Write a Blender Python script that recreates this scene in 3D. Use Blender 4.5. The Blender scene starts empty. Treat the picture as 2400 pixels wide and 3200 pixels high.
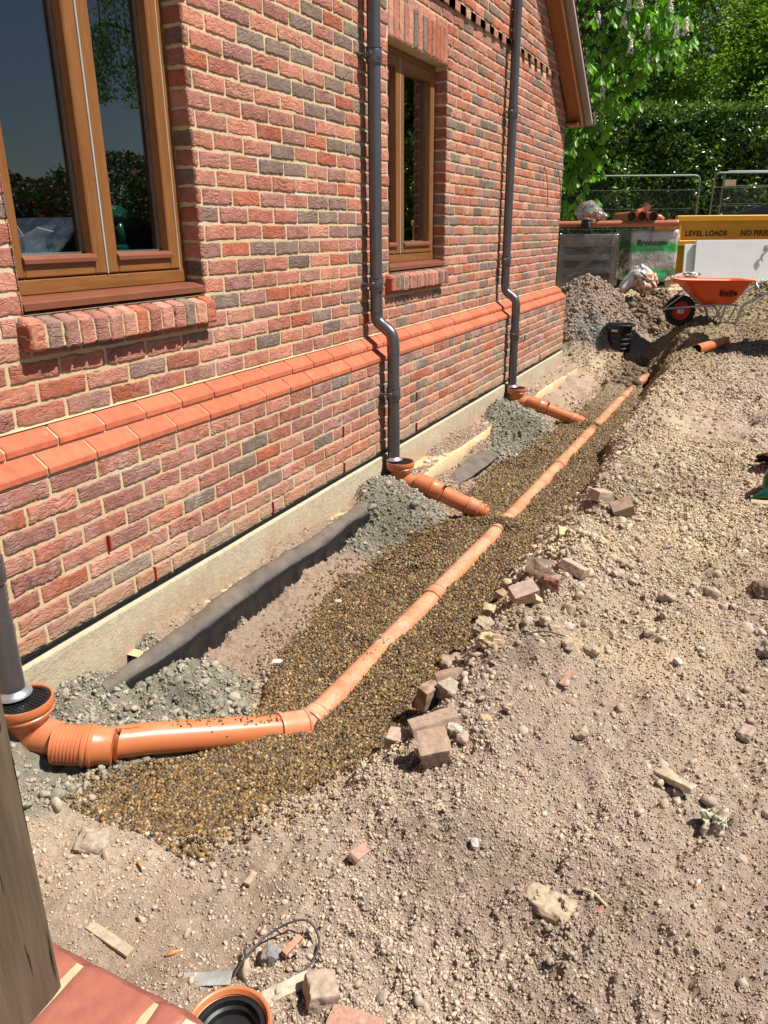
import bpy, math, random
import numpy as np
from mathutils import Vector, Matrix, Euler
R=math.radians
rng=np.random.default_rng(7); random.seed(7)
scene=bpy.context.scene
# ---------------------------------------------------------------- camera
CAM=(2.13,0.0,1.3826)
def make_camera():
    yaw,pitch,roll=0.4442,0.3515,-0.0083
    fw=Vector((-math.sin(yaw)*math.cos(pitch),math.cos(yaw)*math.cos(pitch),-math.sin(pitch)))
    r0=Vector((math.cos(yaw),math.sin(yaw),0)); u0=r0.cross(fw)
    r=r0*math.cos(roll)+u0*math.sin(roll); u=r.cross(fw)
    cd=bpy.data.cameras.new('camera'); co=bpy.data.objects.new('camera',cd)
    scene.collection.objects.link(co)
    m=Matrix((( r.x,u.x,-fw.x,CAM[0]),(r.y,u.y,-fw.y,CAM[1]),(r.z,u.z,-fw.z,CAM[2]),(0,0,0,1)))
    co.matrix_world=m
    cd.sensor_fit='VERTICAL'; cd.sensor_height=32.0; cd.lens=32.0*2385.2/3200
    cd.clip_start=0.05; cd.clip_end=2000
    scene.camera=co
make_camera()
# ---------------------------------------------------------------- light
SUN=Vector((1.0,0.22,1.62)).normalized()
def make_light():
    w=bpy.data.worlds.new('World'); scene.world=w; w.use_nodes=True
    nt=w.node_tree; bg=nt.nodes['Background']
    sky=nt.nodes.new('ShaderNodeTexSky'); sky.sky_type='NISHITA'; sky.sun_disc=False
    sky.sun_elevation=math.asin(SUN.z); sky.sun_rotation=math.atan2(SUN.x,SUN.y)
    sky.air_density=1.0; sky.dust_density=0.4; sky.ozone_density=2.0
    nt.links.new(sky.outputs[0],bg.inputs[0]); bg.inputs[1].default_value=0.05
    ld=bpy.data.lights.new('sun','SUN'); ld.energy=5.0; ld.angle=R(0.55); ld.color=(1.0,0.955,0.88)
    lo=bpy.data.objects.new('sun',ld); scene.collection.objects.link(lo)
    lo.rotation_euler=SUN.to_track_quat('Z','Y').to_euler()
    vs=scene.view_settings; vs.view_transform='Standard'; vs.look='None'; vs.exposure=0.52; vs.gamma=1.0
make_light()
try:
    scene.cycles.max_bounces=8; scene.cycles.diffuse_bounces=1; scene.cycles.transparent_max_bounces=24
except Exception: pass
# ---------------------------------------------------------------- noise
def _h(ix,iy,iz,s):
    n=(ix.astype(np.int64)*374761393+iy.astype(np.int64)*668265263+iz.astype(np.int64)*2147483647+s*1274126177)&0xffffffff
    n=((n^(n>>13))*1274126177)&0xffffffff
    n=((n^(n>>16))*2246822519)&0xffffffff
    n=n^(n>>15)
    return (n&0xffffff)/float(0xffffff)*2-1
def vn(x,y,z=None,s=0):
    x=np.asarray(x,float); y=np.asarray(y,float)
    z=np.zeros_like(x) if z is None else np.asarray(z,float)+np.zeros_like(x)
    x0=np.floor(x);y0=np.floor(y);z0=np.floor(z)
    fx=x-x0;fy=y-y0;fz=z-z0
    fx=fx*fx*(3-2*fx);fy=fy*fy*(3-2*fy);fz=fz*fz*(3-2*fz)
    def c(a,b,d): return _h(x0+a,y0+b,z0+d,s)
    a=c(0,0,0)*(1-fx)+c(1,0,0)*fx; b=c(0,1,0)*(1-fx)+c(1,1,0)*fx
    r=a*(1-fy)+b*fy
    if np.any(fz>0):
        a=c(0,0,1)*(1-fx)+c(1,0,1)*fx; b=c(0,1,1)*(1-fx)+c(1,1,1)*fx
        r=r*(1-fz)+(a*(1-fy)+b*fy)*fz
    return r
def fbm(x,y,z=None,s=0,o=4,f=1.0,g=0.5):
    t=0;a=1.0
    for i in range(o):
        t=t+a*vn(np.asarray(x)*f,np.asarray(y)*f,None if z is None else np.asarray(z)*f,s+i*17); f*=2.03;a*=g
    return t
def ss(a,b,x):
    t=np.clip((x-a)/(b-a),0,1); return t*t*(3-2*t)
# ---------------------------------------------------------------- materials
class NT:
    def __init__(s,name):
        s.m=bpy.data.materials.new(name); s.m.use_nodes=True; s.t=s.m.node_tree; s.n=s.t.nodes
        s.b=s.n['Principled BSDF']; s.out=s.n['Material Output']
    def new(s,t,**k):
        x=s.n.new(t)
        for a,v in k.items():
            if a in x.inputs.keys() if isinstance(a,str) else False: x.inputs[a].default_value=v
            else: setattr(x,a,v)
        return x
    def l(s,a,b): s.t.links.new(a,b)
    def coord(s,kind='Object',scale=None):
        c=s.new('ShaderNodeTexCoord'); o=c.outputs[kind]
        if scale:
            m=s.new('ShaderNodeMapping'); m.inputs['Scale'].default_value=scale; s.l(o,m.inputs[0]); o=m.outputs[0]
        return o
    def noise(s,vec,scale,detail=4,rough=0.6):
        x=s.new('ShaderNodeTexNoise'); x.inputs['Scale'].default_value=scale; x.inputs['Detail'].default_value=detail; x.inputs['Roughness'].default_value=rough
        s.l(vec,x.inputs['Vector']); return x.outputs['Fac']
    def ramp(s,fac,stops):
        x=s.new('ShaderNodeValToRGB'); e=x.color_ramp.elements
        while len(e)<len(stops): e.new(0.5)
        for i,(p,c) in enumerate(stops):
            e[i].position=p; e[i].color=(c,c,c,1) if not hasattr(c,'__len__') else (*c[:3],1)
        s.l(fac,x.inputs[0]); return x.outputs[0]
    def mix(s,fac,a,b,mode='MIX'):
        x=s.new('ShaderNodeMix'); x.data_type='RGBA'; x.blend_type=mode
        for i,v in ((0,fac),(6,a),(7,b)):
            if isinstance(v,bpy.types.NodeSocket): s.l(v,x.inputs[i])
            elif hasattr(v,'__len__'): x.inputs[i].default_value=(*v[:3],1)
            else: x.inputs[i].default_value=v
        return x.outputs[2]
    def math(s,op,a,b=0.0,c=0.0):
        x=s.new('ShaderNodeMath'); x.operation=op
        for i,v in enumerate((a,b,c)):
            if isinstance(v,bpy.types.NodeSocket): s.l(v,x.inputs[i])
            else: x.inputs[i].default_value=v
        return x.outputs[0]
    def bump(s,h,strength=0.3,dist=0.01):
        x=s.new('ShaderNodeBump'); x.inputs['Strength'].default_value=strength; x.inputs['Distance'].default_value=dist
        s.l(h,x.inputs['Height']); s.l(x.outputs[0],s.b.inputs['Normal']); return x
    def base(s,c,rough=0.6,metal=0,spec=None):
        if isinstance(c,bpy.types.NodeSocket): s.l(c,s.b.inputs['Base Color'])
        else: s.b.inputs['Base Color'].default_value=(*c,1)
        if isinstance(rough,bpy.types.NodeSocket): s.l(rough,s.b.inputs['Roughness'])
        else: s.b.inputs['Roughness'].default_value=rough
        s.b.inputs['Metallic'].default_value=metal
        if spec is not None: s.b.inputs['Specular IOR Level'].default_value=spec
    def attr(s,name):
        x=s.new('ShaderNodeAttribute'); x.attribute_name=name; return x
def simple(name,c,rough=0.6,metal=0,var=0.12,vs=8,bs=0.15,bd=0.003,bsc=60,dirt=None,dscale=5,dlo=.5,dhi=.7):
    k=NT(name); co=k.coord()
    n=k.noise(co,vs,5); f=k.ramp(n,[(.3,1-var),(.7,1+var)])
    col=k.mix(1.0,c,f,'MULTIPLY')
    if dirt is not None:
        d=k.noise(co,dscale,6,.65); col=k.mix(k.ramp(d,[(dlo,0),(dhi,.85)]),col,dirt)
    rr=k.ramp(n,[(.3,max(rough-.08,.02)),(.7,min(rough+.1,1))])
    k.base(col,rr,metal)
    k.bump(k.noise(co,bsc,4),bs,bd)
    return k.m
M={}
def mat_brick():
    k=NT('brick'); co=k.coord(); a=k.attr('col')
    n1=k.noise(co,22,5,.65); n2=k.noise(co,160,4,.7); n3=k.noise(co,5,3)
    col=k.mix(1.0,a.outputs['Color'],k.ramp(n1,[(.28,.66),(.5,1.0),(.75,1.25)]),'MULTIPLY')
    col=k.mix(1.0,col,k.ramp(n2,[(.3,.82),(.7,1.14)]),'MULTIPLY')
    # pale bloom (salt) on the faces of some bricks
    sx=k.new('ShaderNodeSeparateXYZ'); k.l(co,sx.inputs[0])
    zm=k.ramp(k.math('MULTIPLY_ADD',sx.outputs[2],.4,.1),[(0.10,.5),(.34,.9),(.40,.55),(.50,.22),(1,.10)])
    bl=k.math('MULTIPLY',k.ramp(n3,[(.47,0),(.68,1)]),k.ramp(k.noise(co,34,6,.7),[(.42,.1),(.68,1)]))
    bl=k.math('MULTIPLY',bl,zm)
    col=k.mix(bl,col,(.60,.50,.46))
    # splashed earth on the lowest courses
    sp=k.math('MULTIPLY',k.ramp(k.math('ADD',sx.outputs[2],k.math('MULTIPLY',k.noise(co,3,4),.16)),[(0.06,.75),(.26,0)]),1.0)
    col=k.mix(sp,col,(.52,.36,.23))
    k.base(col,.92,0,.25)
    v=k.new('ShaderNodeTexVoronoi'); v.feature='DISTANCE_TO_EDGE'; v.inputs['Scale'].default_value=26
    mp=k.new('ShaderNodeMapping'); mp.inputs['Scale'].default_value=(1,.55,1.5); k.l(co,mp.inputs[0])
    nz=k.new('ShaderNodeTexNoise'); nz.inputs['Scale'].default_value=14; nz.inputs['Detail'].default_value=3; k.l(mp.outputs[0],nz.inputs['Vector'])
    vm=k.new('ShaderNodeVectorMath'); vm.operation='MULTIPLY_ADD'; k.l(nz.outputs['Color'],vm.inputs[0]); vm.inputs[1].default_value=(.09,.09,.09); k.l(mp.outputs[0],vm.inputs[2])
    k.l(vm.outputs[0],v.inputs['Vector'])
    cr=k.math('MULTIPLY',k.ramp(v.outputs['Distance'],[(0,0),(.10,1)]),k.ramp(k.noise(co,11,3),[(.40,0),(.6,1)]))
    h=k.math('ADD',k.math('MULTIPLY',k.noise(co,90,6,.75),.6),k.math('MULTIPLY',cr,.35))
    k.bump(h,1.0,.010)
    return k.m
M['brick']=mat_brick()
def mat_mortar():
    k=NT('mortar'); co=k.coord(); n=k.noise(co,40,5,.7); n2=k.noise(co,3.5,4)
    col=k.ramp(n,[(.3,(.50,.38,.215)),(.7,(.66,.51,.31))])
    col=k.mix(k.ramp(n2,[(.56,0),(.75,.8)]),col,(.70,.63,.55))
    k.base(col,.95,0,.2); k.bump(k.noise(co,150,5,.7),.6,.004); return k.m
M['mortar']=mat_mortar()
def mat_cant():
    k=NT('smooth_red_brick'); co=k.coord(); n=k.noise(co,25,5); 
    a=k.attr('col')
    col=k.mix(1.0,a.outputs['Color'],k.ramp(n,[(.3,.82),(.7,1.14)]),'MULTIPLY')
    col=k.mix(k.ramp(k.noise(co,9,7,.75),[(.60,0),(.72,.45)]),col,(.62,.42,.33))
    k.base(col,.85,0,.3); k.bump(k.noise(co,180,5),.3,.002); return k.m
M['cant']=mat_cant()
def mat_ground():
    k=NT('earth'); co=k.coord(); a=k.attr('col')
    n1=k.noise(co,1.6,6,.6); n2=k.noise(co,28,6,.7); n3=k.noise(co,190,4,.7)
    col=k.mix(1.0,a.outputs['Color'],k.ramp(n1,[(.3,.82),(.7,1.14)]),'MULTIPLY')
    col=k.mix(1.0,col,k.ramp(n2,[(.3,.72),(.7,1.20)]),'MULTIPLY')
    col=k.mix(1.0,col,k.ramp(n3,[(.3,.82),(.7,1.18)]),'MULTIPLY')
    k.base(col,.95,0,.15)
    h=k.math('ADD',k.math('MULTIPLY',k.noise(co,55,7,.75),1.0),k.math('MULTIPLY',k.noise(co,240,3,.7),.35))
    k.bump(h,1.0,.018); return k.m
M['ground']=mat_ground()
def mat_stone(name='loose_stone',rough=.88,spec=.25,bd=.004):
    k=NT(name); co=k.coord(); a=k.attr('col')
    n=k.noise(co,60,5,.7)
    col=k.mix(1.0,a.outputs['Color'],k.ramp(n,[(.3,.72),(.7,1.22)]),'MULTIPLY')
    k.base(col,rough,0,spec); k.bump(k.noise(co,220,4,.7),.5,bd); return k.m
M['stone']=mat_stone()
M['gravel']=mat_stone('wet_gravel',.48,.45,.002)
def mat_pipe(name,c,dust):
    k=NT(name); co=k.coord()
    n=k.noise(co,7,6,.65); n2=k.noise(co,70,5,.75)
    geo=k.new('ShaderNodeNewGeometry'); s=k.new('ShaderNodeSeparateXYZ'); k.l(geo.outputs['Normal'],s.inputs[0])
    up=k.ramp(s.outputs[2],[(.25,0),(.95,1)])
    f=k.math('MULTIPLY',k.math('MULTIPLY',k.ramp(n,[(.35,.15),(.65,1)]),k.ramp(n2,[(.3,.3),(.65,1)])),k.math('MULTIPLY',up,dust))
    f=k.math('ADD',f,k.math('MULTIPLY',k.ramp(n2,[(.6,0),(.8,1)]),.25*min(dust+.2,1)))
    col=k.mix(f,c,(.62,.43,.28))
    k.base(col,k.math('MULTIPLY_ADD',f,.5,.30),0,.5); k.bump(k.noise(co,40,4),.05,.002); return k.m
M['pipe']=mat_pipe('orange_drain_plastic',(.56,.165,.060),.35)
M['pipe_dusty']=mat_pipe('dusty_drain_plastic',(.54,.175,.075),1.0)
M['pipe_far']=mat_pipe('far_drain_plastic',(.42,.13,.06),.35)
M['pipe_in']=simple('pipe_bore',(.06,.022,.012),.7)
M['downpipe']=simple('slate_grey_downpipe',(.135,.132,.14),.30,.6,.08,3,.04,.001,30,dirt=(.19,.17,.15),dscale=6,dlo=.60,dhi=.9)
M['black_plastic']=simple('black_plastic',(.012,.012,.013),.42,0,.2,20,.1,.001,60,dirt=(.05,.045,.04),dlo=.6,dhi=.85)
M['concrete']=simple('concrete',(.55,.45,.31),.93,0,.1,4,.5,.004,70,dirt=(.52,.35,.23),dscale=2.6,dlo=.44,dhi=.72)
def mat_conc():
    k=NT('stained_concrete'); co=k.coord(); s_=k.new('ShaderNodeSeparateXYZ'); k.l(co,s_.inputs[0])
    n=k.noise(co,3,6,.65); n2=k.noise(co,30,5,.7); mp=k.new('ShaderNodeMapping'); mp.inputs['Scale'].default_value=(1,9,1.2); k.l(co,mp.inputs[0]); dr=k.noise(mp.outputs[0],2,4)
    col=k.mix(k.ramp(n2,[(.3,0),(.7,1)]),(.44,.37,.25),(.58,.50,.35))
    f=k.math('ADD',k.math('MULTIPLY',s_.outputs[2],-3.2),k.math('MULTIPLY_ADD',n,1.6,-.85)); f=k.math('ADD',f,k.math('MULTIPLY_ADD',dr,.8,-.45))
    col=k.mix(k.ramp(f,[(.18,0),(.62,.85)]),col,(.46,.31,.21))
    col=k.mix(k.ramp(k.noise(co,11,5,.7),[(.62,0),(.72,.6)]),col,(.66,.60,.48)); col=k.mix(k.ramp(dr,[(.64,0),(.72,.45)]),col,(.22,.18,.13))
    k.base(col,.94,0,.2); k.bump(k.math('ADD',k.noise(co,60,6,.7),k.math('MULTIPLY',n,1.5)),.7,.008); return k.m
M['concrete']=mat_conc()
M['footing']=simple('footing_concrete',(.58,.43,.25),.95,0,.18,5,.6,.006,40,dirt=(.62,.33,.12),dscale=3.3,dlo=.5,dhi=.72)
M['dpc']=simple('damp_course_film',(.012,.012,.013),.4)
def mat_membrane():
    k=NT('black_membrane'); co=k.coord()
    geo=k.new('ShaderNodeNewGeometry'); s=k.new('ShaderNodeSeparateXYZ'); k.l(geo.outputs['Normal'],s.inputs[0])
    n=k.noise(co,9,7,.7); f=k.math('MULTIPLY',k.ramp(s.outputs[2],[(.50,.03),(.80,1)]),k.ramp(n,[(.25,.35),(.6,1)]))
    col=k.mix(f,(.010,.011,.013),(.17,.135,.105))
    k.base(col,k.ramp(f,[(0,.28),(.6,.8)]),0,.5)
    mp=k.new('ShaderNodeMapping'); mp.inputs['Scale'].default_value=(3,22,3); k.l(co,mp.inputs[0])
    k.bump(k.noise(mp.outputs[0],3,4),.5,.01); return k.m
M['membrane']=mat_membrane()
def mat_wood(name,c1,c2,axis=2,rough=.42,sc=10,bump=.15,cracks=False):
    k=NT(name); sv=[sc*3]*3; sv[axis]=sc*.18
    v=k.coord('Object',tuple(sv)); n=k.noise(v,1.2,6,.65); n2=k.noise(v,5,4,.6)
    col=k.mix(k.ramp(n,[(.3,0),(.7,1)]),c1,c2)
    col=k.mix(1.0,col,k.ramp(n2,[(.35,.82),(.65,1.08)]),'MULTIPLY')
    if cracks:
        sv2=[34]*3; sv2[axis]=1.5
        vv=k.coord('Object',tuple(sv2)); cn=k.noise(vv,1.6,3,.5)
        cf=k.ramp(cn,[(.66,0),(.69,1)])
        col=k.mix(cf,col,(.012,.008,.005))
    k.base(col,rough,0,.4)
    h=k.math('ADD',n2,k.math('MULTIPLY',n,.6))
    if cracks: h=k.math('SUBTRACT',h,k.math('MULTIPLY',cf,2.0))
    k.bump(h,bump,.004); return k.m
M['oak_v']=mat_wood('stained_timber_upright',(.20,.078,.021),(.28,.115,.034),2)
M['oak_h']=mat_wood('stained_timber_rail',(.20,.078,.021),(.28,.115,.034),1)
M['brown_alu']=simple('brown_drip_bar',(.20,.068,.036),.35,0,.06)
M['seal']=simple('grey_seal',(.36,.34,.32),.5)
M['post']=mat_wood('weathered_oak',(.075,.053,.033),(.16,.118,.076),2,.85,7,1.0,True)
M['soffit']=mat_wood('orange_timber_soffit',(.27,.10,.026),(.36,.145,.04),1,.5,9)
M['rooftile']=simple('roof_tile',(.20,.13,.10),.85,0,.3,9,.4,.01,30)
M['grey_tile']=simple('undercloak',(.33,.29,.25),.8,0,.15,14)
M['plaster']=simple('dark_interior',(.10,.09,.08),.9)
def mat_glass():
    k=NT('window_glass')
    k.n.remove(k.b); tr=k.new('ShaderNodeBsdfTransparent'); tr.inputs[0].default_value=(.84,.87,.87,1)
    gl=k.new('ShaderNodeBsdfGlossy'); gl.inputs['Roughness'].default_value=.004; gl.inputs[0].default_value=(1,1,1,1)
    fr=k.new('ShaderNodeFresnel'); ge=k.new('ShaderNodeNewGeometry'); k.l(k.math('MULTIPLY_ADD',ge.outputs['Backfacing'],-.8621,1.52),fr.inputs[0])
    f=k.math('MINIMUM',k.math('MULTIPLY',fr.outputs[0],1.7),.95)
    mx=k.new('ShaderNodeMixShader'); k.l(f,mx.inputs[0]); k.l(tr.outputs[0],mx.inputs[1]); k.l(gl.outputs[0],mx.inputs[2]); k.l(mx.outputs[0],k.out.inputs[0])
    return k.m
M['glass']=mat_glass()
def mat_film(name,tint,amt=.5,rough=.12,milky=.12):
    k=NT(name); co=k.coord()
    k.n.remove(k.b); tr=k.new('ShaderNodeBsdfTransparent'); tr.inputs[0].default_value=(*tint,1)
    gl=k.new('ShaderNodeBsdfGlossy'); gl.inputs['Roughness'].default_value=rough
    df=k.new('ShaderNodeBsdfDiffuse'); df.inputs[0].default_value=(.8,.8,.8,1)
    bp=k.new('ShaderNodeBump'); bp.inputs['Strength'].default_value=.9; bp.inputs['Distance'].default_value=.03
    nn=k.noise(co,5,5,.55); k.l(nn,bp.inputs['Height'])
    for x in (gl,df): k.l(bp.outputs[0],x.inputs['Normal'])
    m1=k.new('ShaderNodeMixShader'); m1.inputs[0].default_value=milky; k.l(tr.outputs[0],m1.inputs[1]); k.l(df.outputs[0],m1.inputs[2])
    fr=k.new('ShaderNodeFresnel'); fr.inputs[0].default_value=1.4; k.l(bp.outputs[0],fr.inputs['Normal'])
    m2=k.new('ShaderNodeMixShader'); k.l(k.math('MULTIPLY_ADD',fr.outputs[0],1.5,.05),m2.inputs[0]); k.l(m1.outputs[0],m2.inputs[1]); k.l(gl.outputs[0],m2.inputs[2])
    k.l(m2.outputs[0],k.out.inputs[0]); return k.m
M['film']=mat_film('pallet_film',(.82,.82,.82),milky=.05)
M['bag_film']=mat_film('clear_bag_film',(.9,.9,.92),milky=.22)
M['galv']=simple('galvanised_tube',(.45,.47,.49),.35,.85,.12,12)
M['fence_tube']=simple('fence_tube',(.20,.23,.23),.5,.6)
M['wire']=simple('fence_wire',(.10,.12,.12),.45,.3,.1)
M['yellow']=simple('yellow_skip_paint',(.74,.34,.012),.48,0,.08,3,.1,.002,30,dirt=(.30,.15,.02),dscale=6,dlo=.62,dhi=.78)
M['ink']=simple('dark_lettering',(.05,.012,.008),.7)
M['white_board']=simple('white_board',(.80,.80,.80),.5,0,.03,3)
M['barrow_orange']=simple('orange_tub',(.80,.105,.018),.38,0,.05,6,.05,.002,20,dirt=(.45,.17,.07),dscale=6,dlo=.55,dhi=.85)
M['rubber']=simple('black_rubber',(.014,.014,.014),.75,0,.25,20,dirt=(.08,.065,.05),dlo=.6,dhi=.8)
M['red_rim']=simple('red_wheel_rim',(.55,.03,.02),.5)
M['label_white']=simple('white_label',(.7,.7,.68),.6)
M['crate']=mat_wood('pallet_timber',(.40,.29,.18),(.52,.39,.25),0,.8,7,.3)
M['dark_slab']=simple('dark_paving',(.03,.028,.030),.85)
M['green_ink']=simple('green_print',(.05,.45,.05),.5,0,.15,4)
M['dark_green']=simple('dark_green_plastic',(.006,.075,.045),.18,0,.15,6)
M['tan']=simple('tan_board',(.50,.36,.22),.8)
M['clay_pot']=simple('brown_clay',(.11,.055,.03),.7)
M['grey_sheet']=simple('dark_grey_sheet',(.045,.048,.052),.6)
M['lead']=simple('grey_metal_strip',(.40,.40,.38),.5,.3,.3,14,.4,.004,30)
M['cream']=simple('cream_board',(.55,.50,.40),.8)
M['cable']=simple('black_cable',(.05,.05,.055),.5)
M['cig']=simple('cigarette_paper',(.8,.78,.74),.8); M['cigf']=simple('cigarette_filter',(.62,.26,.08),.8)
M['weep']=simple('red_weep_vent',(.40,.035,.02),.5)
M['clip']=simple('steel_clip',(.5,.5,.5),.3,.7)
M['bark']=simple('bark',(.06,.05,.035),.9,0,.3,12,.6,.01,40)
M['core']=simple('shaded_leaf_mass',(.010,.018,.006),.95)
M['candle']=simple('chestnut_blossom',(.85,.80,.68),.8,0,.2,40)
def mat_leaf(name,rough=.4,trans=.35):
    k=NT(name); a=k.attr('col'); k.base(a.outputs['Color'],rough,0,.5)
    t=k.new('ShaderNodeBsdfTranslucent'); k.l(k.mix(1.0,a.outputs['Color'],(1.5,1.9,.5),'MULTIPLY'),t.inputs[0])
    mx=k.new('ShaderNodeMixShader'); mx.inputs[0].default_value=trans
    k.l(k.b.outputs[0],mx.inputs[1]); k.l(t.outputs[0],mx.inputs[2]); k.l(mx.outputs[0],k.out.inputs[0]); return k.m
M['laurel_leaf']=mat_leaf('laurel_leaf',.24,.12)
M['chestnut_leaf']=mat_leaf('chestnut_leaf',.45,.38)
M['tree_leaf']=mat_leaf('tree_leaf',.5,.35)
# ---------------------------------------------------------------- object helpers
COL=scene.collection
def tag(o,label=None,cat=None,group=None,kind=None):
    if label: o['label']=label
    if cat: o['category']=cat
    if group: o['group']=group
    if kind: o['kind']=kind
    return o
def empty(name,loc=(0,0,0),label=None,cat=None,group=None,rz=0):
    o=bpy.data.objects.new(name,None); COL.objects.link(o); o.location=loc; o.rotation_euler=(0,0,rz); o.empty_display_size=.1
    return tag(o,label,cat,group)
def mk(name,V,F,mats,parent=None,smooth=False,col=None,mi=None,loc=None,rot=None):
    """V (n,3) array, F list or (m,k) array -> ONE mesh object. World coordinates are converted when parent given as Empty with loc."""
    me=bpy.data.meshes.new(name)
    V=np.asarray(V,dtype=np.float32)
    if isinstance(F,np.ndarray):
        m,kk=F.shape
        me.vertices.add(len(V)); me.vertices.foreach_set('co',V.ravel())
        me.loops.add(m*kk); me.loops.foreach_set('vertex_index',F.ravel().astype(np.int32))
        me.polygons.add(m); me.polygons.foreach_set('loop_start',np.arange(0,m*kk,kk,dtype=np.int32)); me.polygons.foreach_set('loop_total',np.full(m,kk,dtype=np.int32))
        me.update(calc_edges=True); me.validate()
    else:
        me.from_pydata([tuple(map(float,v)) for v in V],[],[tuple(f) for f in F]); me.update()
    if not isinstance(mats,(list,tuple)): mats=[mats]
    for q in mats: me.materials.append(q)
    if mi is not None and len(mi)==len(me.polygons): me.polygons.foreach_set('material_index',np.asarray(mi,dtype=np.int32))
    if smooth: me.polygons.foreach_set('use_smooth',np.ones(len(me.polygons),dtype=bool))
    if col is not None:
        at=me.color_attributes.new('col','FLOAT_COLOR','POINT')
        c=np.ones((len(V),4),dtype=np.float32); c[:,:3]=col; at.data.foreach_set('color',c.ravel())
    o=bpy.data.objects.new(name,me); COL.objects.link(o)
    if parent is not None: o.parent=parent
    if loc is not None: o.location=loc
    if rot is not None: o.rotation_euler=rot
    return o
class MB:
    def __init__(s): s.V=[];s.F=[];s.M=[];s.n=0
    def add(s,V,F,m=0):
        V=[tuple(map(float,v)) for v in V]; s.V+=V; s.F+=[tuple(i+s.n for i in f) for f in F]; s.M+=[m]*len(F); s.n+=len(V); return s
    def box(s,x0,x1,y0,y1,z0,z1,m=0,c=0.0):
        if c<=0:
            V=[(x,y,z) for x in (x0,x1) for y in (y0,y1) for z in (z0,z1)]
            F=[(0,1,3,2),(4,6,7,5),(0,4,5,1),(2,3,7,6),(0,2,6,4),(1,5,7,3)]
            return s.add(V,F,m)
        c=min(c,abs(x1-x0)*.45,abs(y1-y0)*.45,abs(z1-z0)*.45)
        V=[];idx={}
        X=((x0,1),(x1,-1));Y=((y0,1),(y1,-1));Z=((z0,1),(z1,-1))
        for i,(x,sx) in enumerate(X):
            for j,(y,sy) in enumerate(Y):
                for k,(z,sz) in enumerate(Z):
                    idx[(i,j,k,0)]=len(V);V.append((x,y+sy*c,z+sz*c))
                    idx[(i,j,k,1)]=len(V);V.append((x+sx*c,y,z+sz*c))
                    idx[(i,j,k,2)]=len(V);V.append((x+sx*c,y+sy*c,z))
        F=[]
        for i in (0,1): F.append([idx[(i,a,b,0)] for a,b in ((0,0),(0,1),(1,1),(1,0))])
        for j in (0,1): F.append([idx[(a,j,b,1)] for a,b in ((0,0),(0,1),(1,1),(1,0))])
        for k in (0,1): F.append([idx[(a,b,k,2)] for a,b in ((0,0),(0,1),(1,1),(1,0))])
        for i in (0,1):
            for j in (0,1): F.append([idx[(i,j,0,0)],idx[(i,j,1,0)],idx[(i,j,1,1)],idx[(i,j,0,1)]])
            for k in (0,1): F.append([idx[(i,0,k,0)],idx[(i,1,k,0)],idx[(i,1,k,2)],idx[(i,0,k,2)]])
        for j in (0,1):
            for k in (0,1): F.append([idx[(0,j,k,1)],idx[(1,j,k,1)],idx[(1,j,k,2)],idx[(0,j,k,2)]])
        for i in (0,1):
            for j in (0,1):
                for k in (0,1): F.append([idx[(i,j,k,0)],idx[(i,j,k,1)],idx[(i,j,k,2)]])
        return s.add(V,F,m)
    def bar(s,a,b,w,h,m=0,up=(0,0,1)):
        a=Vector(a);b=Vector(b);d=(b-a).normalized();u=Vector(up)
        if abs(d.dot(u))>.98:u=Vector((1,0,0))
        r=d.cross(u).normalized();u=r.cross(d)
        V=[p+r*(sx*w/2)+u*(sz*h/2) for p in (a,b) for sx,sz in ((-1,-1),(1,-1),(1,1),(-1,1))]
        return s.add(V,[(0,1,2,3),(4,7,6,5),(0,4,5,1),(1,5,6,2),(2,6,7,3),(3,7,4,0)],m)
    def tube(s,pts,r,n=16,m=0,cap=True,inner=None):
        """swept tube through pts; r scalar or list"""
        P=[Vector(p) for p in pts]; rr=r if hasattr(r,'__len__') else [r]*len(P)
        V=[];prev=None
        for i,p in enumerate(P):
            a=P[max(i-1,0)];b=P[min(i+1,len(P)-1)]
            d=(b-a)
            if d.length<1e-9: d=P[-1]-P[0]
            d.normalize()
            if prev is None:
                u=Vector((0,0,1)) if abs(d.z)<.9 else Vector((1,0,0)); u=(u-d*u.dot(d)).normalized()
            else:
                u=(prev-d*prev.dot(d)).normalized()
            prev=u; w=d.cross(u)
            for k in range(n):
                t=2*math.pi*k/n; V.append(p+(u*math.cos(t)+w*math.sin(t))*rr[i])
        F=[]
        for i in range(len(P)-1):
            for k in range(n):
                a=i*n+k;b=i*n+(k+1)%n; F.append((a,b,b+n,a+n))
        if cap: F.append(tuple(range(n-1,-1,-1)));F.append(tuple(range((len(P)-1)*n,len(P)*n)))
        return s.add(V,F,m)
    def lathe(s,c,prof,n=32,m=0,axis=None):
        """prof list of (r,z) around axis through c"""
        c=Vector(c); ax=Vector(axis).normalized() if axis else Vector((0,0,1))
        u=Vector((1,0,0)) if abs(ax.x)<.9 else Vector((0,1,0)); u=(u-ax*u.dot(ax)).normalized(); w=ax.cross(u)
        V=[];F=[]
        for r,z in prof:
            for k in range(n):
                t=2*math.pi*k/n; V.append(c+ax*z+(u*math.cos(t)+w*math.sin(t))*max(r,1e-5))
        for i in range(len(prof)-1):
            for k in range(n):
                a=i*n+k;b=i*n+(k+1)%n; F.append((a,b,b+n,a+n))
        return s.add(V,F,m)
    def build(s,name,mats,parent=None,smooth=False,loc=None,rot=None,auto=None):
        o=mk(name,np.array(s.V),s.F,mats,parent,smooth or auto is not None,None,s.M,loc,rot)
        if auto is not None:
            try: o.data.set_sharp_from_angle(angle=R(auto))
            except Exception: pass
        return o
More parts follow.
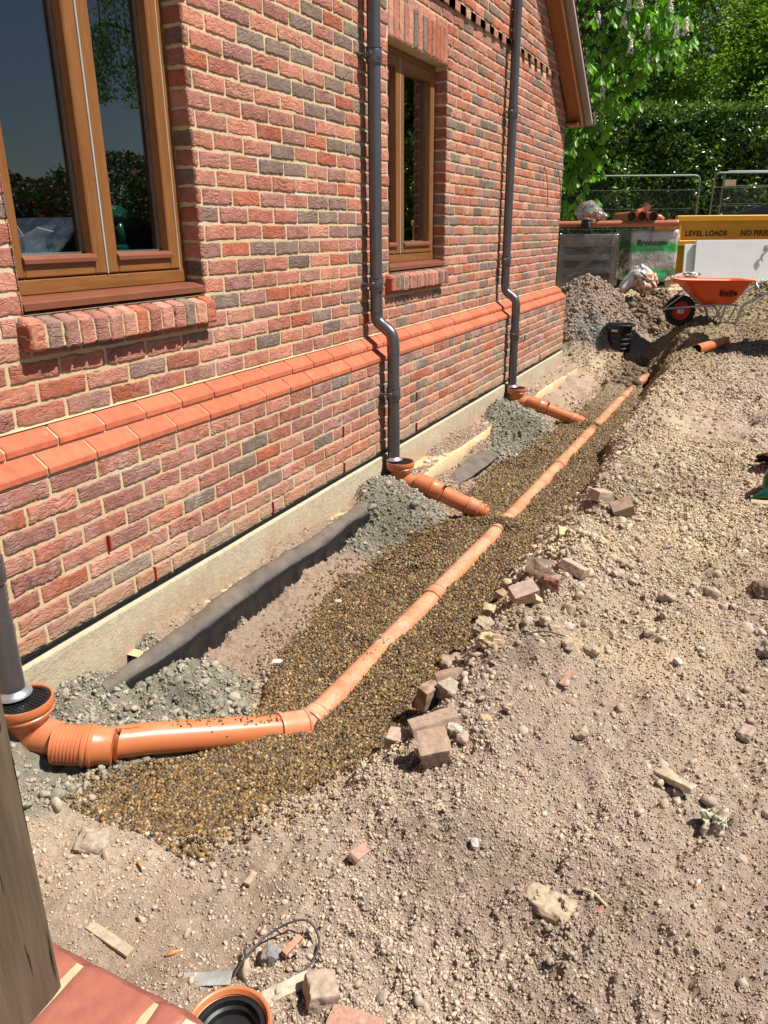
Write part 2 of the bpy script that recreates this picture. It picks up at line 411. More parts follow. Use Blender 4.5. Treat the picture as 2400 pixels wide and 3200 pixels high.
def bez(pts,n=8):
    """Catmull-Rom through pts"""
    P=[np.array(p,float) for p in pts]; P=[2*P[0]-P[1]]+P+[2*P[-1]-P[-2]]; out=[]
    for i in range(1,len(P)-2):
        for k in range(n):
            t=k/n; a,b,c,d=P[i-1],P[i],P[i+1],P[i+2]
            out.append(tuple(.5*((2*b)+(c-a)*t+(2*a-5*b+4*c-d)*t*t+(3*b-a-3*c+d)*t**3)))
    out.append(tuple(P[-2])); return out
def text_obj(body,size,loc,xdir,updir,mat,parent,name='lettering',off=0.0,depth=.002,sx=1.0,space=1.0,align='LEFT'):
    cu=bpy.data.curves.new(name,'FONT'); cu.body=body; cu.size=size; cu.extrude=depth; cu.offset=off; cu.space_character=space; cu.align_x=align
    cu.materials.append(mat)
    tmp=bpy.data.objects.new(name+'_tmp',cu); COL.objects.link(tmp)
    dg=bpy.context.evaluated_depsgraph_get(); me=bpy.data.meshes.new_from_object(tmp.evaluated_get(dg))
    COL.objects.unlink(tmp); bpy.data.objects.remove(tmp)
    x=Vector(xdir).normalized(); u=Vector(updir); u=(u-x*u.dot(x)).normalized(); z=x.cross(u)
    mt=Matrix(((x.x*sx,u.x,z.x,loc[0]),(x.y*sx,u.y,z.y,loc[1]),(x.z*sx,u.z,z.z,loc[2]),(0,0,0,1)))
    me.transform(mt)
    if not me.materials: me.materials.append(mat)
    o=bpy.data.objects.new(name,me); COL.objects.link(o); o.parent=parent; return o
# ---------------------------------------------------------------- bricks as relief patches
PAL=np.array([(.43,.185,.130),(.38,.155,.110),(.46,.205,.145),(.36,.165,.130),(.47,.235,.170),(.41,.135,.080),(.33,.175,.145),(.23,.165,.135),(.19,.145,.120),(.27,.170,.140),(.24,.180,.145)])
PW=np.array([.14,.13,.13,.11,.10,.09,.09,.06,.05,.06,.04]); PW/=PW.sum()
def brick_patches(fr,nu,nv,prot=.0035,rag=.0030,crease=.0055,flat=False):
    """fr: list of (O,U,V,N,w,h,col). returns V,F,col arrays"""
    B=len(fr)
    O=np.array([f[0] for f in fr],float);U=np.array([f[1] for f in fr],float);Vv=np.array([f[2] for f in fr],float);N=np.array([f[3] for f in fr],float)
    w=np.array([f[4] for f in fr],float);h=np.array([f[5] for f in fr],float);c=np.array([f[6] for f in fr],float)
    # grid parameters incl. two border rings
    def par(n):
        t=np.linspace(0,1,n); return t
    tu=par(nu);tv=par(nv)
    gu=np.concatenate([[0,0],tu[1:-1],[1,1]]) ; gv=np.concatenate([[0,0],tv[1:-1],[1,1]])
    # ring0: sunk, ring1: near edge on top
    Wd=np.ones((nv+2,nu+2)); Wd[0,:]=0;Wd[-1,:]=0;Wd[:,0]=0;Wd[:,-1]=0
    edge=np.minimum(np.minimum(gu,1-gu)[None,:]*1.0,1)
    uu=w[:,None,None]*gu[None,None,:]+np.zeros((B,nv+2,nu+2)); vv=h[:,None,None]*gv[None,:,None]+np.zeros((B,nv+2,nu+2))
    sd=rng.uniform(0,900,B)[:,None,None]
    inset=.0035
    # inset the second ring
    iu=np.zeros(nu+2);iu[1]=inset;iu[-2]=-inset;iv=np.zeros(nv+2);iv[1]=inset;iv[-2]=-inset
    uu=uu+iu[None,None,:];vv=vv+iv[None,:,None]
    du=vn(uu*70+sd,vv*70,sd,3)*rag; dv=vn(uu*55+sd,vv*70+40,sd,5)*rag+vn(uu*14+sd,vv*3,sd,6)*rag*.9
    lf=vn(uu*16+sd,vv*22,sd,9)
    # creases: folded sand-cast skin, arcs across the face
    ph=vn(uu*9+sd,vv*12,sd,11)*2.2+vv*70+ (uu/np.maximum(w[:,None,None],.01)-.5)**2*3.0*vn(sd+0*uu,sd*1.7+0*uu,None,2)
    fold=np.abs(((ph*1.3)%1.0)-.5)*2
    mask=ss(-.05,.5,vn(uu*12+sd+9,vv*15,sd,13))
    ht=prot+lf*.0012-(1-ss(0,.35,fold))*mask*crease+vn(uu*120+sd,vv*120,sd,21)*.0006
    if flat: ht=prot+lf*.0003
    rim=np.minimum(np.minimum(uu,w[:,None,None]-uu),np.minimum(vv,h[:,None,None]-vv))
    ht=ht-.0035*np.exp(-np.clip(rim,0,1)/.004)*(0.4 if flat else 1)
    ht=ht+rng.uniform(-.0018,.0022,B)[:,None,None]*(0 if flat else 1)
    ht=np.maximum(ht,-.0008)
    ht=np.where(Wd[None]>0,ht,-.006)
    if flat: du*=.3;dv*=.3
    P=O[:,None,None,:]+(uu+du)[...,None]*U[:,None,None,:]+(vv+dv)[...,None]*Vv[:,None,None,:]+ht[...,None]*N[:,None,None,:]
    nV=(nv+2)*(nu+2)
    ii=np.arange(nV).reshape(nv+2,nu+2)
    q=np.stack([ii[:-1,:-1],ii[:-1,1:],ii[1:,1:],ii[1:,:-1]],-1).reshape(-1,4)
    F=(q[None]+(np.arange(B)*nV)[:,None,None]).reshape(-1,4)
    # flip when U x V opposes N
    if B and np.dot(np.cross(U[0],Vv[0]),N[0])<0: F=F[:,::-1]
    cc=np.repeat(c[:,None,:],nV,1).reshape(-1,3)
    return P.reshape(-1,3),F,cc
def join(parts):
    Vs=[];Fs=[];Cs=[];n=0
    for V,F,C in parts:
        if len(V)==0: continue
        Vs.append(V);Fs.append(F+n);Cs.append(C);n+=len(V)
    return np.concatenate(Vs),np.concatenate(Fs),np.concatenate(Cs)
def rcol():
    c=PAL[rng.choice(len(PAL),p=PW)]
    return c*rng.uniform(.90,1.22)*np.array((1.06,1.0,.95))
X1=-.112; YC=9.73; YCU=9.618
MJ=.0115
W1=(1.885,2.867,1.125,2.5); W2=(4.835,5.845,1.125,2.5)
GY,GZ,GS=9.617,2.56,0.685     # gable: wall top line z = GZ + (GY-y)*GS
YR=3.9                       # ridge y
def gz(y): return GZ+(GY-y)*GS if y>YR else GZ+(GY-YR)*GS-(YR-y)*GS
def wall_bricks(X,ya,yb,z0,z1,off,openings=(),near=5.2,gable=False,skip=None,prot=.006):
    A=[];Bf=[]
    nc=int(round((z1-z0)/.075))
    for k in range(nc):
        z=z0+k*.075
        o=off+(.1125 if k%2 else 0)
        n0=int(math.floor((ya-o)/.225))-1; n1=int(math.ceil((yb-o)/.225))+1
        for i in range(n0,n1):
            a=o+i*.225+MJ/2; b=a+.225-MJ
            segs=[(max(a,ya),min(b,yb))]
            for (oy0,oy1,oz0,oz1) in openings:
                if z+.0375>oz0 and z+.0375<oz1:
                    ns=[]
                    for s0,s1 in segs:
                        if s1<=oy0 or s0>=oy1: ns.append((s0,s1));continue
                        if s0<oy0: ns.append((s0,oy0))
                        if s1>oy1: ns.append((oy1,s1))
                    segs=ns
            for s0,s1 in segs:
                if s1-s0<.022: continue
                if gable and z+.075>gz((s0+s1)/2)+.06: continue
                f=((X,s0,z+MJ/2),(0,1,0),(0,0,1),(1,0,0),s1-s0,.075-MJ,rcol())
                (A if s0<near else Bf).append(f)
    return A,Bf
house=empty('brick_house',(0,0,0),'red brick house with timber windows and a sloping smooth brick plinth','house')
def build_house():
    parts=[];mor=MB()
    # lower wall, plane x=0 is the mean brick face
    A,Bf=wall_bricks(-.006,-1.7,YC,0,.6,2.457-.1125,near=5.5)
    parts.append(brick_patches([f for f in A if .6<f[0][1]<3.8],42,15)); parts.append(brick_patches([f for f in A if not .6<f[0][1]<3.8],26,10)); parts.append(brick_patches(Bf,15,7))
    ops=[W1,W2,(W1[0],W1[1],2.5,2.725),(W2[0],W2[1],2.5,2.725),(W1[0]-.035,W1[1]+.007,1.0125,1.125),(W2[0]-.06,W2[1]-.03,1.0125,1.125)]
    A,Bf=wall_bricks(X1-.006,-1.6,YCU,.75,2.85,2.457,ops,5.2,True)
    parts.append(brick_patches([f for f in A if f[0][1]>1.0 and f[0][2]<3.2],40,14,crease=.008)); parts.append(brick_patches([f for f in A if not(f[0][1]>1.0 and f[0][2]<3.2)],12,6,crease=.006)); parts.append(brick_patches(Bf,17,8,crease=.007))
    # courses above the toothed band
    A,Bf=wall_bricks(X1+.016,-1.6,YCU,2.925,6.75,2.5,[],4.5,True)
    parts.append(brick_patches(A+Bf,10,6,crease=.005))
    # reveals (brick ends seen inside the openings)
    rv=[]
    for W in (W1,W2):
        for yy,ny in ((W[1],-1),(W[0],1)):
            for k in range(int(round((W[3]-W[2])/.075))):
                z=W[2]+k*.075
                rv.append(((-.212,yy-ny*.001,z+MJ/2),(1,0,0),(0,0,1),(0,ny,0),.100,.065,rcol()*.9))
    r1=[f for f in rv if f[3][1]<0]; r2=[f for f in rv if f[3][1]>0]
    parts.append(brick_patches(r1,12,9)); parts.append(brick_patches(r2,6,5))
    # soldier lintels
    for W in (W1,W2):
        s=[];n=13;bw=(W[1]-W[0])/n
        for i in range(n):
            s.append(((X1-.003,W[0]+i*bw+.005,2.5+.004),(0,1,0),(0,0,1),(1,0,0),bw-.010,.221,rcol()))
        parts.append(brick_patches(s,8,22,crease=.005))
    # toothed band: projecting headers
    s=[];y=-1.5
    dz=2.85
    while y<YCU-.11:
        if gz(y+.05)>2.9: s.append(((X1+.016,y,dz+.006),(0,1,0),(0,0,1),(1,0,0),.1025,.063,rcol()))
        y+=.225
    parts.append(brick_patches(s,8,6))
    V,F,C=join(parts)
    o=mk('wall',V,F,M['brick'],house,True,C)
    # mortar bed behind everything
    def rect(x,y0,y1,z0,z1): mor.add([(x,y0,z0),(x,y1,z0),(x,y1,z1),(x,y0,z1)],[(0,1,2,3)])
    xl=-.0085; xu=X1-.0085
    rect(xl,-1.7,YC-.002,0,.602)
    for y0,y1 in ((-1.6,W1[0]),(W1[1],W2[0]),(W2[1],YCU-.002)):
        rect(xu,y0,y1,.74,2.6)
    for W in (W1,W2):
        rect(xu,W[0],W[1],.74,W[2]-.0);rect(xu,W[0],W[1],W[3],2.6)
        # reveals, soffit and bed
        y0,y1,z0,z1=W
        mor.add([(xu,y1+.002,z0),(-.33,y1+.002,z0),(-.33,y1+.002,z1),(xu,y1+.002,z1)],[(0,1,2,3)])
        mor.add([(xu,y0-.002,z0),(-.33,y0-.002,z0),(-.33,y0-.002,z1),(xu,y0-.002,z1)],[(3,2,1,0)])
        mor.add([(X1,y0,z1),(-.33,y0,z1),(-.33,y1,z1),(X1,y1,z1)],[(0,1,2,3)])
        mor.add([(X1,y0,z0),(-.33,y0,z0),(-.33,y1,z0),(X1,y1,z0)],[(3,2,1,0)])
    rect(xu,-1.6,YCU,2.6,2.93)
    xt=X1+.0135
    mor.add([(xt,-1.6,2.922),(xt,gy(2.922),2.922),(xt,YR,gz(YR)),(xt,-1.6,gz(-1.6))],[(0,1,2,3)])
    mor.add([(xu,-1.6,2.922),(xu,gy(2.922),2.922),(xt,gy(2.922),2.922),(xt,-1.6,2.922)],[(0,1,2,3)])
    # end walls and back
    mor.add([(xl,YC,0),(-7,YC,0),(-7,YC,.6),(xl,YC,.6)],[(0,1,2,3)])
    mor.add([(xu,YCU,.6),(-7,YCU,.6),(-7,YCU,2.6),(xu,YCU,2.6)],[(0,1,2,3)])
    mor.add([(xl,YC,.6),(-7,YC,.6),(-7,YCU,.75),(xu,YCU,.75)],[(0,1,2,3)])
    mor.add([(xl,-1.7,0),(-7,-1.7,0),(-7,-1.7,2.6),(xl,-1.7,2.6)],[(3,2,1,0)])
    mor.add([(-7,-1.7,0),(-7,YC,0),(-7,YC,2.6),(-7,-1.7,2.6)],[(3,2,1,0)])
    mor.build('mortar_bed',M['mortar'],house)
    # sloping plinth (two courses of cant bricks)
    mb=[];cc=[]
    F_=[];V_=[]
    def cant(xf,zb,off):
        i0=int((-1.7-off)/.225)-1
        for i in range(i0,60):
            a=off+i*.225+.004;b=a+.217
            a=max(a,-1.7);b=min(b,(YC if xf>-.01 else YC-.056)+.004)
            if b-a<.03: continue
            j=rng.uniform(-.0015,.0015); c=np.array((.56,.150,.078))*rng.uniform(.86,1.1)
            n=len(V_)
            L=[(xf-.06,zb+.004),(xf-.002+j,zb+.004),(xf+j,zb+.007),(xf+j,zb+.026),(xf-.003+j,zb+.031),(xf-.054+j,zb+.069),(xf-.062,zb+.071)]
            for y in (a,a+.003,b-.003,b):
                e=.002 if y in (a,b) else 0
                for (x,z) in L: V_.append((x-e,y,z-e)); cc.append(c)
            m=len(L)
            for r in range(3):
                for q in range(m-1):
                    F_.append((n+r*m+q,n+(r+1)*m+q,n+(r+1)*m+q+1,n+r*m+q+1))
            F_.append(tuple(n+q for q in range(m)));F_.append(tuple(n+3*m+q for q in range(m-1,-1,-1)))
    cant(0.003,.6,2.457); cant(-.053,.675,2.457+.1125)
    mk('plinth',np.array(V_),[tuple(f) for f in F_],M['cant'],house,False,np.array(cc))
    m2=MB()
    for xf,zb in ((0,.6),(-.056,.675)):
        ye=YC-(0 if xf==0 else .056)-.003
        P=[(xf-.004,zb),(xf-.004,zb+.028),(xf-.060,zb+.068),(xf-.060,zb+.0755)]
        V=[(x,y,z) for y in (-1.7,ye) for x,z in P]
        m2.add(V,[(0,1,5,4),(1,2,6,5),(2,3,7,6)])
        m2.add([(P[0][0],ye,P[0][1]),(P[1][0],ye,P[1][1]),(P[2][0],ye,P[2][1]),(P[3][0],ye,P[3][1]),(-.4,ye,zb+.07),(-.4,ye,zb)],[(0,1,2,3,4,5)])
    m2.add([(-.103,-1.7,.7485),(-.103,YCU,.7485),(X1-.01,YCU,.7515),(X1-.01,-1.7,.7515)],[(0,1,2,3)])
    m2.build('plinth_joints',M['mortar'],house)
    # projecting brick-on-edge sills
    for W,y0,y1,n in ((W1,1.850,2.876,14),(W2,4.765,5.80,15)):
        V_=[];F_=[];cc=[]
        bw=(y1-y0)/n
        fr=[];tp=[]
        xf=-.058
        for i in range(n):
            a=y0+i*bw+.005;w=bw-.010;c=rcol()
            j=rng.uniform(-.003,.003)
            fr.append(((xf+j-.004,a,1.008+rng.uniform(-.002,.003)),(0,1,0),(0,0,1),(1,0,0),w,.094,c))
            tp.append(((-.225,a,1.148),(1,0,-.29),(0,1,0),(.29,0,1),.160+j,w,c))
        sp=[brick_patches(fr,8,14),brick_patches([(f[0],f[1],f[2],f[3],f[4],f[5],f[6]) for f in tp],14,8)]
        # end faces
        sp.append(brick_patches([((-.20,y0+.004,1.010),(1,0,0),(0,0,1),(0,-1,0),.138,.090,np.array((.45,.14,.09)))],12,10))
        sp.append(brick_patches([((-.20,y1-.004,1.010),(1,0,0),(0,0,1),(0,1,0),.138,.090,rcol())],12,10))
        sp.append(brick_patches([((-.20,y0+i*bw+.005,1.012),(1,0,0),(0,1,0),(0,0,-1),.138,bw-.01,rcol()) for i in range(n)],4,4))
        V,F,C=join(sp)
        sl=mk('window_sill',V,F,M['brick'],house,True,C)
        m3=MB(); P=[(-.24,1.015),(xf-.008,1.015),(xf-.008,1.094),(-.24,1.142)]
        V=[(x,y,z) for y in (y0+.004,y1-.004) for x,z in P]
        m3.add(V,[(0,1,2,3),(7,6,5,4),(0,4,5,1),(1,5,6,2),(2,6,7,3)]); m3.build('sill_joints',M['mortar'],sl)
        if W is W1:
            ho=MB()
            for ix in range(9):
                for iz in range(6):
                    cx=-.112+ix*.0065;cz=1.022+iz*.0135+(.006 if ix%2 else 0)
                    ho.lathe((cx,y0-.0045,cz),[(0,.0),(.0018,0)],6,0,(0,-1,0))
            ho.build('frog_holes',M['ink'],sl)
    # damp course and concrete base
    m4=MB(); 
    ys=np.linspace(-1.7,YC,160)
    V=[];
    for y in ys:
        j=.003*float(vn(y*4,0.0)); V+=[(-.03,y,.001),(.006+j,y,.0+j*.5),(.006+j,y,-.006+j*.5),(-.03,y,-.006)]
    F=[]
    for i in range(len(ys)-1):
        for q in range(3): F.append((i*4+q,i*4+q+1,i*4+5+q,i*4+4+q))
    m4.add(V,F); m4.build('damp_course',M['dpc'],house)
    m5=MB(); m5.box(-.5,-.030,-1.7,YC-.02,-.03,.004)
    m5.build('bed_shadow_gap',M['mortar'],house)
    yy=np.arange(-1.7,YC-.005,.03); zz=np.array([-.7,-.25,-.2,-.15,-.1,-.06,-.04,-.028]); V=[];F=[]
    for y in yy:
        for z in zz: V.append((.012+.004*float(fbm(y*3,z*6,None,5)),y,z))
        V.append((-.05,y,-.024+.003*float(vn(y*9,0))))
    nz=len(zz)+1
    for i in range(len(yy)-1):
        for q in range(nz-1): F.append((i*nz+q,(i+1)*nz+q,(i+1)*nz+q+1,i*nz+q+1))
    e=(len(yy)-1)*nz
    n=len(V); V+=[(.012,yy[-1],-.7),(.012,yy[-1],-.03),(-7,yy[-1],-.03),(-7,yy[-1],-.7)]; F.append((n,n+3,n+2,n+1))
    mk('concrete_base',np.array(V),F,M['concrete'],house,True)
    # footing with stained face
    yy=np.arange(2.0,YC+.13,.04); V=[];F=[]
    for y in yy:
        t=-.228+.012*float(fbm(y*2.2,1.0,None,8))-.03*ss(9.0,9.9,y); x=.150+.035*ss(4.1,4.5,y)+.008*float(fbm(y*3,3.,None,2))
        for k,(a,b) in enumerate(((-.02,t),(.12,t+.002),(x-.012,t),(x,t-.012),(x+.004,t-.08),(x+.002,t-.16),(x+.01,-.75))): V.append((a,y,b))
    for i in range(len(yy)-1):
        for q in range(6): F.append((i*7+q,i*7+q+1,i*7+8+q,i*7+7+q))
    F.append(tuple((len(yy)-1)*7+q for q in range(7)))
    mk('footing',np.array(V),F,M['footing'],house,True)
    # roof
    verge=.055; yE=YC+.14
    def line(y,dz): return gz(y)+dz
    rf=MB()
    for s in (1,-1):
        a=(yE if s==1 else -1.9)
        pts=[(a,gz(a)+.13),(YR,gz(YR)+.13),(YR,gz(YR)+.19),(a,gz(a)+.19)]
        V=[(x,y,z) for x in (verge+.055,-7.3) for y,z in pts]
        rf.add(V,[(0,1,2,3),(7,6,5,4),(0,4,5,1),(1,5,6,2),(2,6,7,3),(3,7,4,0)])
    roof=rf.build('roof',M['rooftile'],house)
    # tile courses at the verge (stepped ends)
    tl=MB(); y=yE
    while y>YR:
        z=gz(y)
        tl.bar((verge+.085,y+.02,z+.188),(verge+.085-.9,y+.02,z+.188),.16,.014,0,(0,GS,1)); y-=.082
    tl.build('verge_tiles',M['rooftile'],roof)
    uc=MB()
    def strip(mb,x0,x1,ya,yb,d0,d1):
        V=[(x,y,gz(y)+d) for x in (x0,x1) for y,d in ((ya,d0),(yb,d0),(yb,d1),(ya,d1))]
        mb.add(V,[(0,1,2,3),(7,6,5,4),(0,4,5,1),(1,5,6,2),(2,6,7,3),(3,7,4,0)])
    strip(uc,verge+.004,verge+.075,yE,YR,.128,.175); strip(uc,verge+.004,verge+.075,-1.9,YR,.128,.175); uc.build('undercloak',M['grey_tile'],roof)
    sf=MB(); strip(sf,X1+.02,verge-.022,YC-.03,YR,.0,.012); strip(sf,X1+.02,verge-.022,-1.9,YR,.0,.012); sf.build('soffit_board',M['soffit'],roof)
    bb=MB(); strip(bb,verge-.020,verge+.004,YC-.02,YR,-.016,.126); strip(bb,verge-.020,verge+.004,-1.9,YR,-.016,.126); bb.build('bargeboard',M['soffit'],roof)
    eb=MB(); zb=gz(YC-.02)+.03; eb.box(X1+.002,verge-.024,YC-.17,YC+.06,zb-.03,zb-.008,0,.003); eb.box(X1-6.8,verge-.024,YC+.061,YC+.082,zb-.03,zb+.12); eb.box(verge-.062,verge-.024,YC-.09,YC+.06,zb-.006,zb+.10,0,.003)
    eb.build('eaves_box',M['soffit'],roof)
    gt=MB(); gt.tube([(verge+.02,YC+.14,zb+.05),(-7,YC+.14,zb+.05)],.052,14); gt.build('gutter',M['downpipe'],roof,True)
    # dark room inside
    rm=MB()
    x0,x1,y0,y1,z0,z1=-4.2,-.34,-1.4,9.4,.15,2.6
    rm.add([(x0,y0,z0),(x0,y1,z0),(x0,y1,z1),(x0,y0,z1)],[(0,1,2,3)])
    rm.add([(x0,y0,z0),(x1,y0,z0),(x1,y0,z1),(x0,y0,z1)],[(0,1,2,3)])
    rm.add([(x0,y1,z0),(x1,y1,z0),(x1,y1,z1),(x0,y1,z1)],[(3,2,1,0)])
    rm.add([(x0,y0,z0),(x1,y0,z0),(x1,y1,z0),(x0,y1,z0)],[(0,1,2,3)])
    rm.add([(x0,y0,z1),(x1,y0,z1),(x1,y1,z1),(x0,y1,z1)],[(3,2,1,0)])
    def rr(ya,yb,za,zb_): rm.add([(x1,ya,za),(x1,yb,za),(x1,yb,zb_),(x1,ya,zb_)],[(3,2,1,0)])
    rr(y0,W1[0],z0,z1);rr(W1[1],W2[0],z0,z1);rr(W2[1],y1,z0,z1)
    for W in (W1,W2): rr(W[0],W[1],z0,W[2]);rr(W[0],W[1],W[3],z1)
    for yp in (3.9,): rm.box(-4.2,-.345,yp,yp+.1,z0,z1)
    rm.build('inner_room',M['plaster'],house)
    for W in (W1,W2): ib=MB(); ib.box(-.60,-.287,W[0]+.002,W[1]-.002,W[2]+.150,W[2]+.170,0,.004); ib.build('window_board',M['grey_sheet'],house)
def gy(z): return GY-(z-GZ)/GS
def window(W,ymid):
    y0,y1,z0,z1=W
    win=empty('window',(0,0,0)); win.parent=house
    xb,xf=-.278,-.208
    zs=z0+.075   # underside of the frame's bottom rail top
    for ya,yb in ((y0+.002,y0+.058),(y1-.058,y1-.002)): f=MB(); f.box(xb,xf,ya,yb,z0+.03,z1-.002,0,.004); f.build('frame_upright',M['oak_v'],win)
    f=MB(); f.box(xb,xf-.001,y0+.058,y1-.058,z1-.06,z1-.002,0,.004); f.build('frame_rail',M['oak_h'],win); f=MB(); f.box(xb,xf+.004,y0+.002,y1-.002,z0+.055,z0+.110,0,.005); f.build('frame_rail',M['oak_h'],win)
    s=MB(); P=[(-.27,z0+.058),(-.165,z0+.054),(-.118,z0+.042),(-.112,z0+.036),(-.112,z0+.014),(-.120,z0+.012),(-.25,z0+.012)]
    V=[(x,y,z) for y in (y0+.004,y1-.003) for x,z in P]; n=len(P)
    s.add(V,[tuple(range(n)),tuple(range(2*n-1,n-1,-1))]+[(i,i+n,(i+1)%n+n,(i+1)%n) for i in range(n)]); s.build('drip_sill',M['brown_alu'],win)
    for a,b in ((y0+.046,ymid-.003),(ymid+.003,y1-.046)):
        sa=empty('casement',(0,0,0)); 
        # a casement is one mesh of timber with its drip bar and pane as sub-parts
        COL.objects.unlink(sa); bpy.data.objects.remove(sa)
        c=MB(); xs=xf+.008
        zb,zt=z0+.114,z1-.048; sw=.062
        c.box(xb+.01,xs,a,a+sw,zb,zt,0,.005); c.box(xb+.01,xs,b-sw,b,zb,zt,0,.005)
        c.box(xb+.01,xs-.001,a+sw,b-sw,zt-.062,zt,1,.004); c.box(xb+.01,xs-.001,a+sw,b-sw,zb,zb+.075,1,.004)
        ca=c.build('casement',[M['oak_v'],M['oak_h']],win)
        d=MB(); P=[(xs-.012,zb+.076),(xs+.006,zb+.070),(xs+.013,zb+.062),(xs+.013,zb+.048),(xs-.002,zb+.044)]
        V=[(x,y,z) for y in (a+sw-.008,b-sw+.008) for x,z in P]; n=len(P)
        d.add(V,[tuple(range(n)),tuple(range(2*n-1,n-1,-1))]+[(i,i+n,(i+1)%n+n,(i+1)%n) for i in range(n)]); d.build('drip_bar',M['brown_alu'],ca)
        g=MB(); g.box(xb+.030,xb+.034,a+sw-.004,b-sw+.004,zb+.05,zt-.05); g.build('pane',M['glass'],ca)
        sp=MB(); 
        for yy in (a+sw,b-sw-.010): sp.box(xb+.018,xb+.0290,yy,yy+.010,zb+.07,zt-.06)
        sp.box(xb+.018,xb+.029,a+sw,b-sw,zb+.07,zb+.082); sp.build('pane_spacer',M['seal'],ca)
    g=MB()
    g.box(xf-.004,xf+.009,ymid-.004,ymid+.004,z0+.114,z1-.05); g.build('seal_strip',M['seal'],win); g=MB(); g.box(xf-.004,xf+.0065,y1-.051,y1-.0445,z0+.114,z1-.05)
    g.build('seal_strip',M['seal'],win)
    cu=MB()
    return win
build_house()
window(W1,2.385); window(W2,5.20)
# weep vents
def weeps():
    for y,z in ((2.457-.1125-.1125*1-.225*1-.0,.225),(2.457-.225*1.5+.1125-.0,0.0),(2.457+.225*3,0.0),(2.457+.225*6+.1125,.225),(2.457+.225*6.5,0),(2.457+.225*11+.1125,.225),(2.457+.225*11.5,0),(7.9,.3),(8.6,.0)):
        v=MB(); 
        for k in range(13): v.box(-.004,.006,y-.004,y+.004,z+.006+k*.005,z+.0095+k*.005)
        v.box(-.006,.001,y-.005,y+.005,z+.004,z+.071)
        v.build('weep_vent',M['weep'],house)
weeps()
# loose ties hanging from joints near the far corner
for (y,z,l) in ((8.72,2.02,.40),(9.30,2.03,.36)):
    t=MB(); t.tube(bez([(X1+.004,y,z),(X1+.02,y+.02,z-.06),(X1+.045,y+.05,z-l*.6),(X1+.04,y+.07,z-l)],6),.004,6)
    tag(t.build('wire_tie',M['cable'],None,True),'thin dark wire hanging down the brick wall, '+('further from' if y<9 else 'closer to')+' the house corner','wire','wires hanging on the wall')
# ---------------------------------------------------------------- downpipes
def downpipe(y,label,zbr):
    t=empty('downpipe',(0,y,0),label,'downpipe','grey downpipes on the brick wall')
    r=.0385;xu=-.046;xl=.070
    path=[(xu,0,5.2),(xu,0,1.2),(xu,0,.905)]
    path+=bez([(xu,0,.90),(xu+.006,0,.862),(xu+.030,0,.832),(xu+.082,0,.795),(xu+.107,0,.765),(xl,0,.718),(xl,0,.70)],5)
    path+=[(xl,0,.4),(xl,0,-.03)]
    m=MB(); m.tube(path,r,28,0,False); m.build('pipe',M['downpipe'],t,True)
    for z0,z1,xx in ((.835,.925,xu),(.655,.70,xl),(.14,.235,xl)):
        c=MB()
        if z0<.8 and z0>.6: c.tube([(xx,0,z1),(xx,0,z0)],r+.0022,28,0,True)
        elif z0>.8: c.tube([(xx,0,z1),(xx,0,.905)],r+.0022,28,0,True)
        else: c.tube([(xx,0,z1),(xx,0,-.03)],r+.0022,28,0,True)
        c.build('collar',M['downpipe'],t,True,auto=40)
    for z,xx in zbr:
        b=MB(); wall=X1 if z>.75 else 0
        b.tube([(xx,0,z-.036),(xx,0,z-.032),(xx,0,z+.032),(xx,0,z+.036)],[r+.0035,r+.0065,r+.0065,r+.0035],28,0,True)
        b.tube([(xx,0,z-.040),(xx,0,z-.033)],r+.0085,28); b.tube([(xx,0,z+.033),(xx,0,z+.040)],r+.0085,28)
        b.box(xx-.002,xx+.012,r+.002,r+.013,z-.040,z+.040,0,.002); b.box(xx-.012,xx+.012,-.062,-.03,z-.012,z+.012,0,.004)
        b.tube([(wall-.004,-.055,z),(wall+.010,-.055,z)],.014,14); b.tube([(wall,-.055,z),(xx+.003,-.055,z)],.008,12)
        b.tube([(xx-.006,-.068,z-.008),(xx-.006,-.040,z-.008)],.008,10)
        b.build('bracket',M['downpipe'],t,auto=40)
    s=MB(); s.lathe((xl,0,-.052),[(.038,.03),(.040,.022),(.052,.012),(.058,.006),(.060,0)],32); s.build('base_flange',M['clip'],t,True)
    return t
downpipe(4.487,'middle grey downpipe running down the wall between the two windows',((2.33,-.046),(1.078,-.046),(.395,.070)))
downpipe(7.275,'far grey downpipe near the house corner beyond the small window',((2.36,-.046),(1.13,-.046),(.455,.070)))
downpipe(1.44,'nearest grey downpipe at the left edge, standing behind the oak post',((2.33,-.046),(1.078,-.046),(.395,.070)))
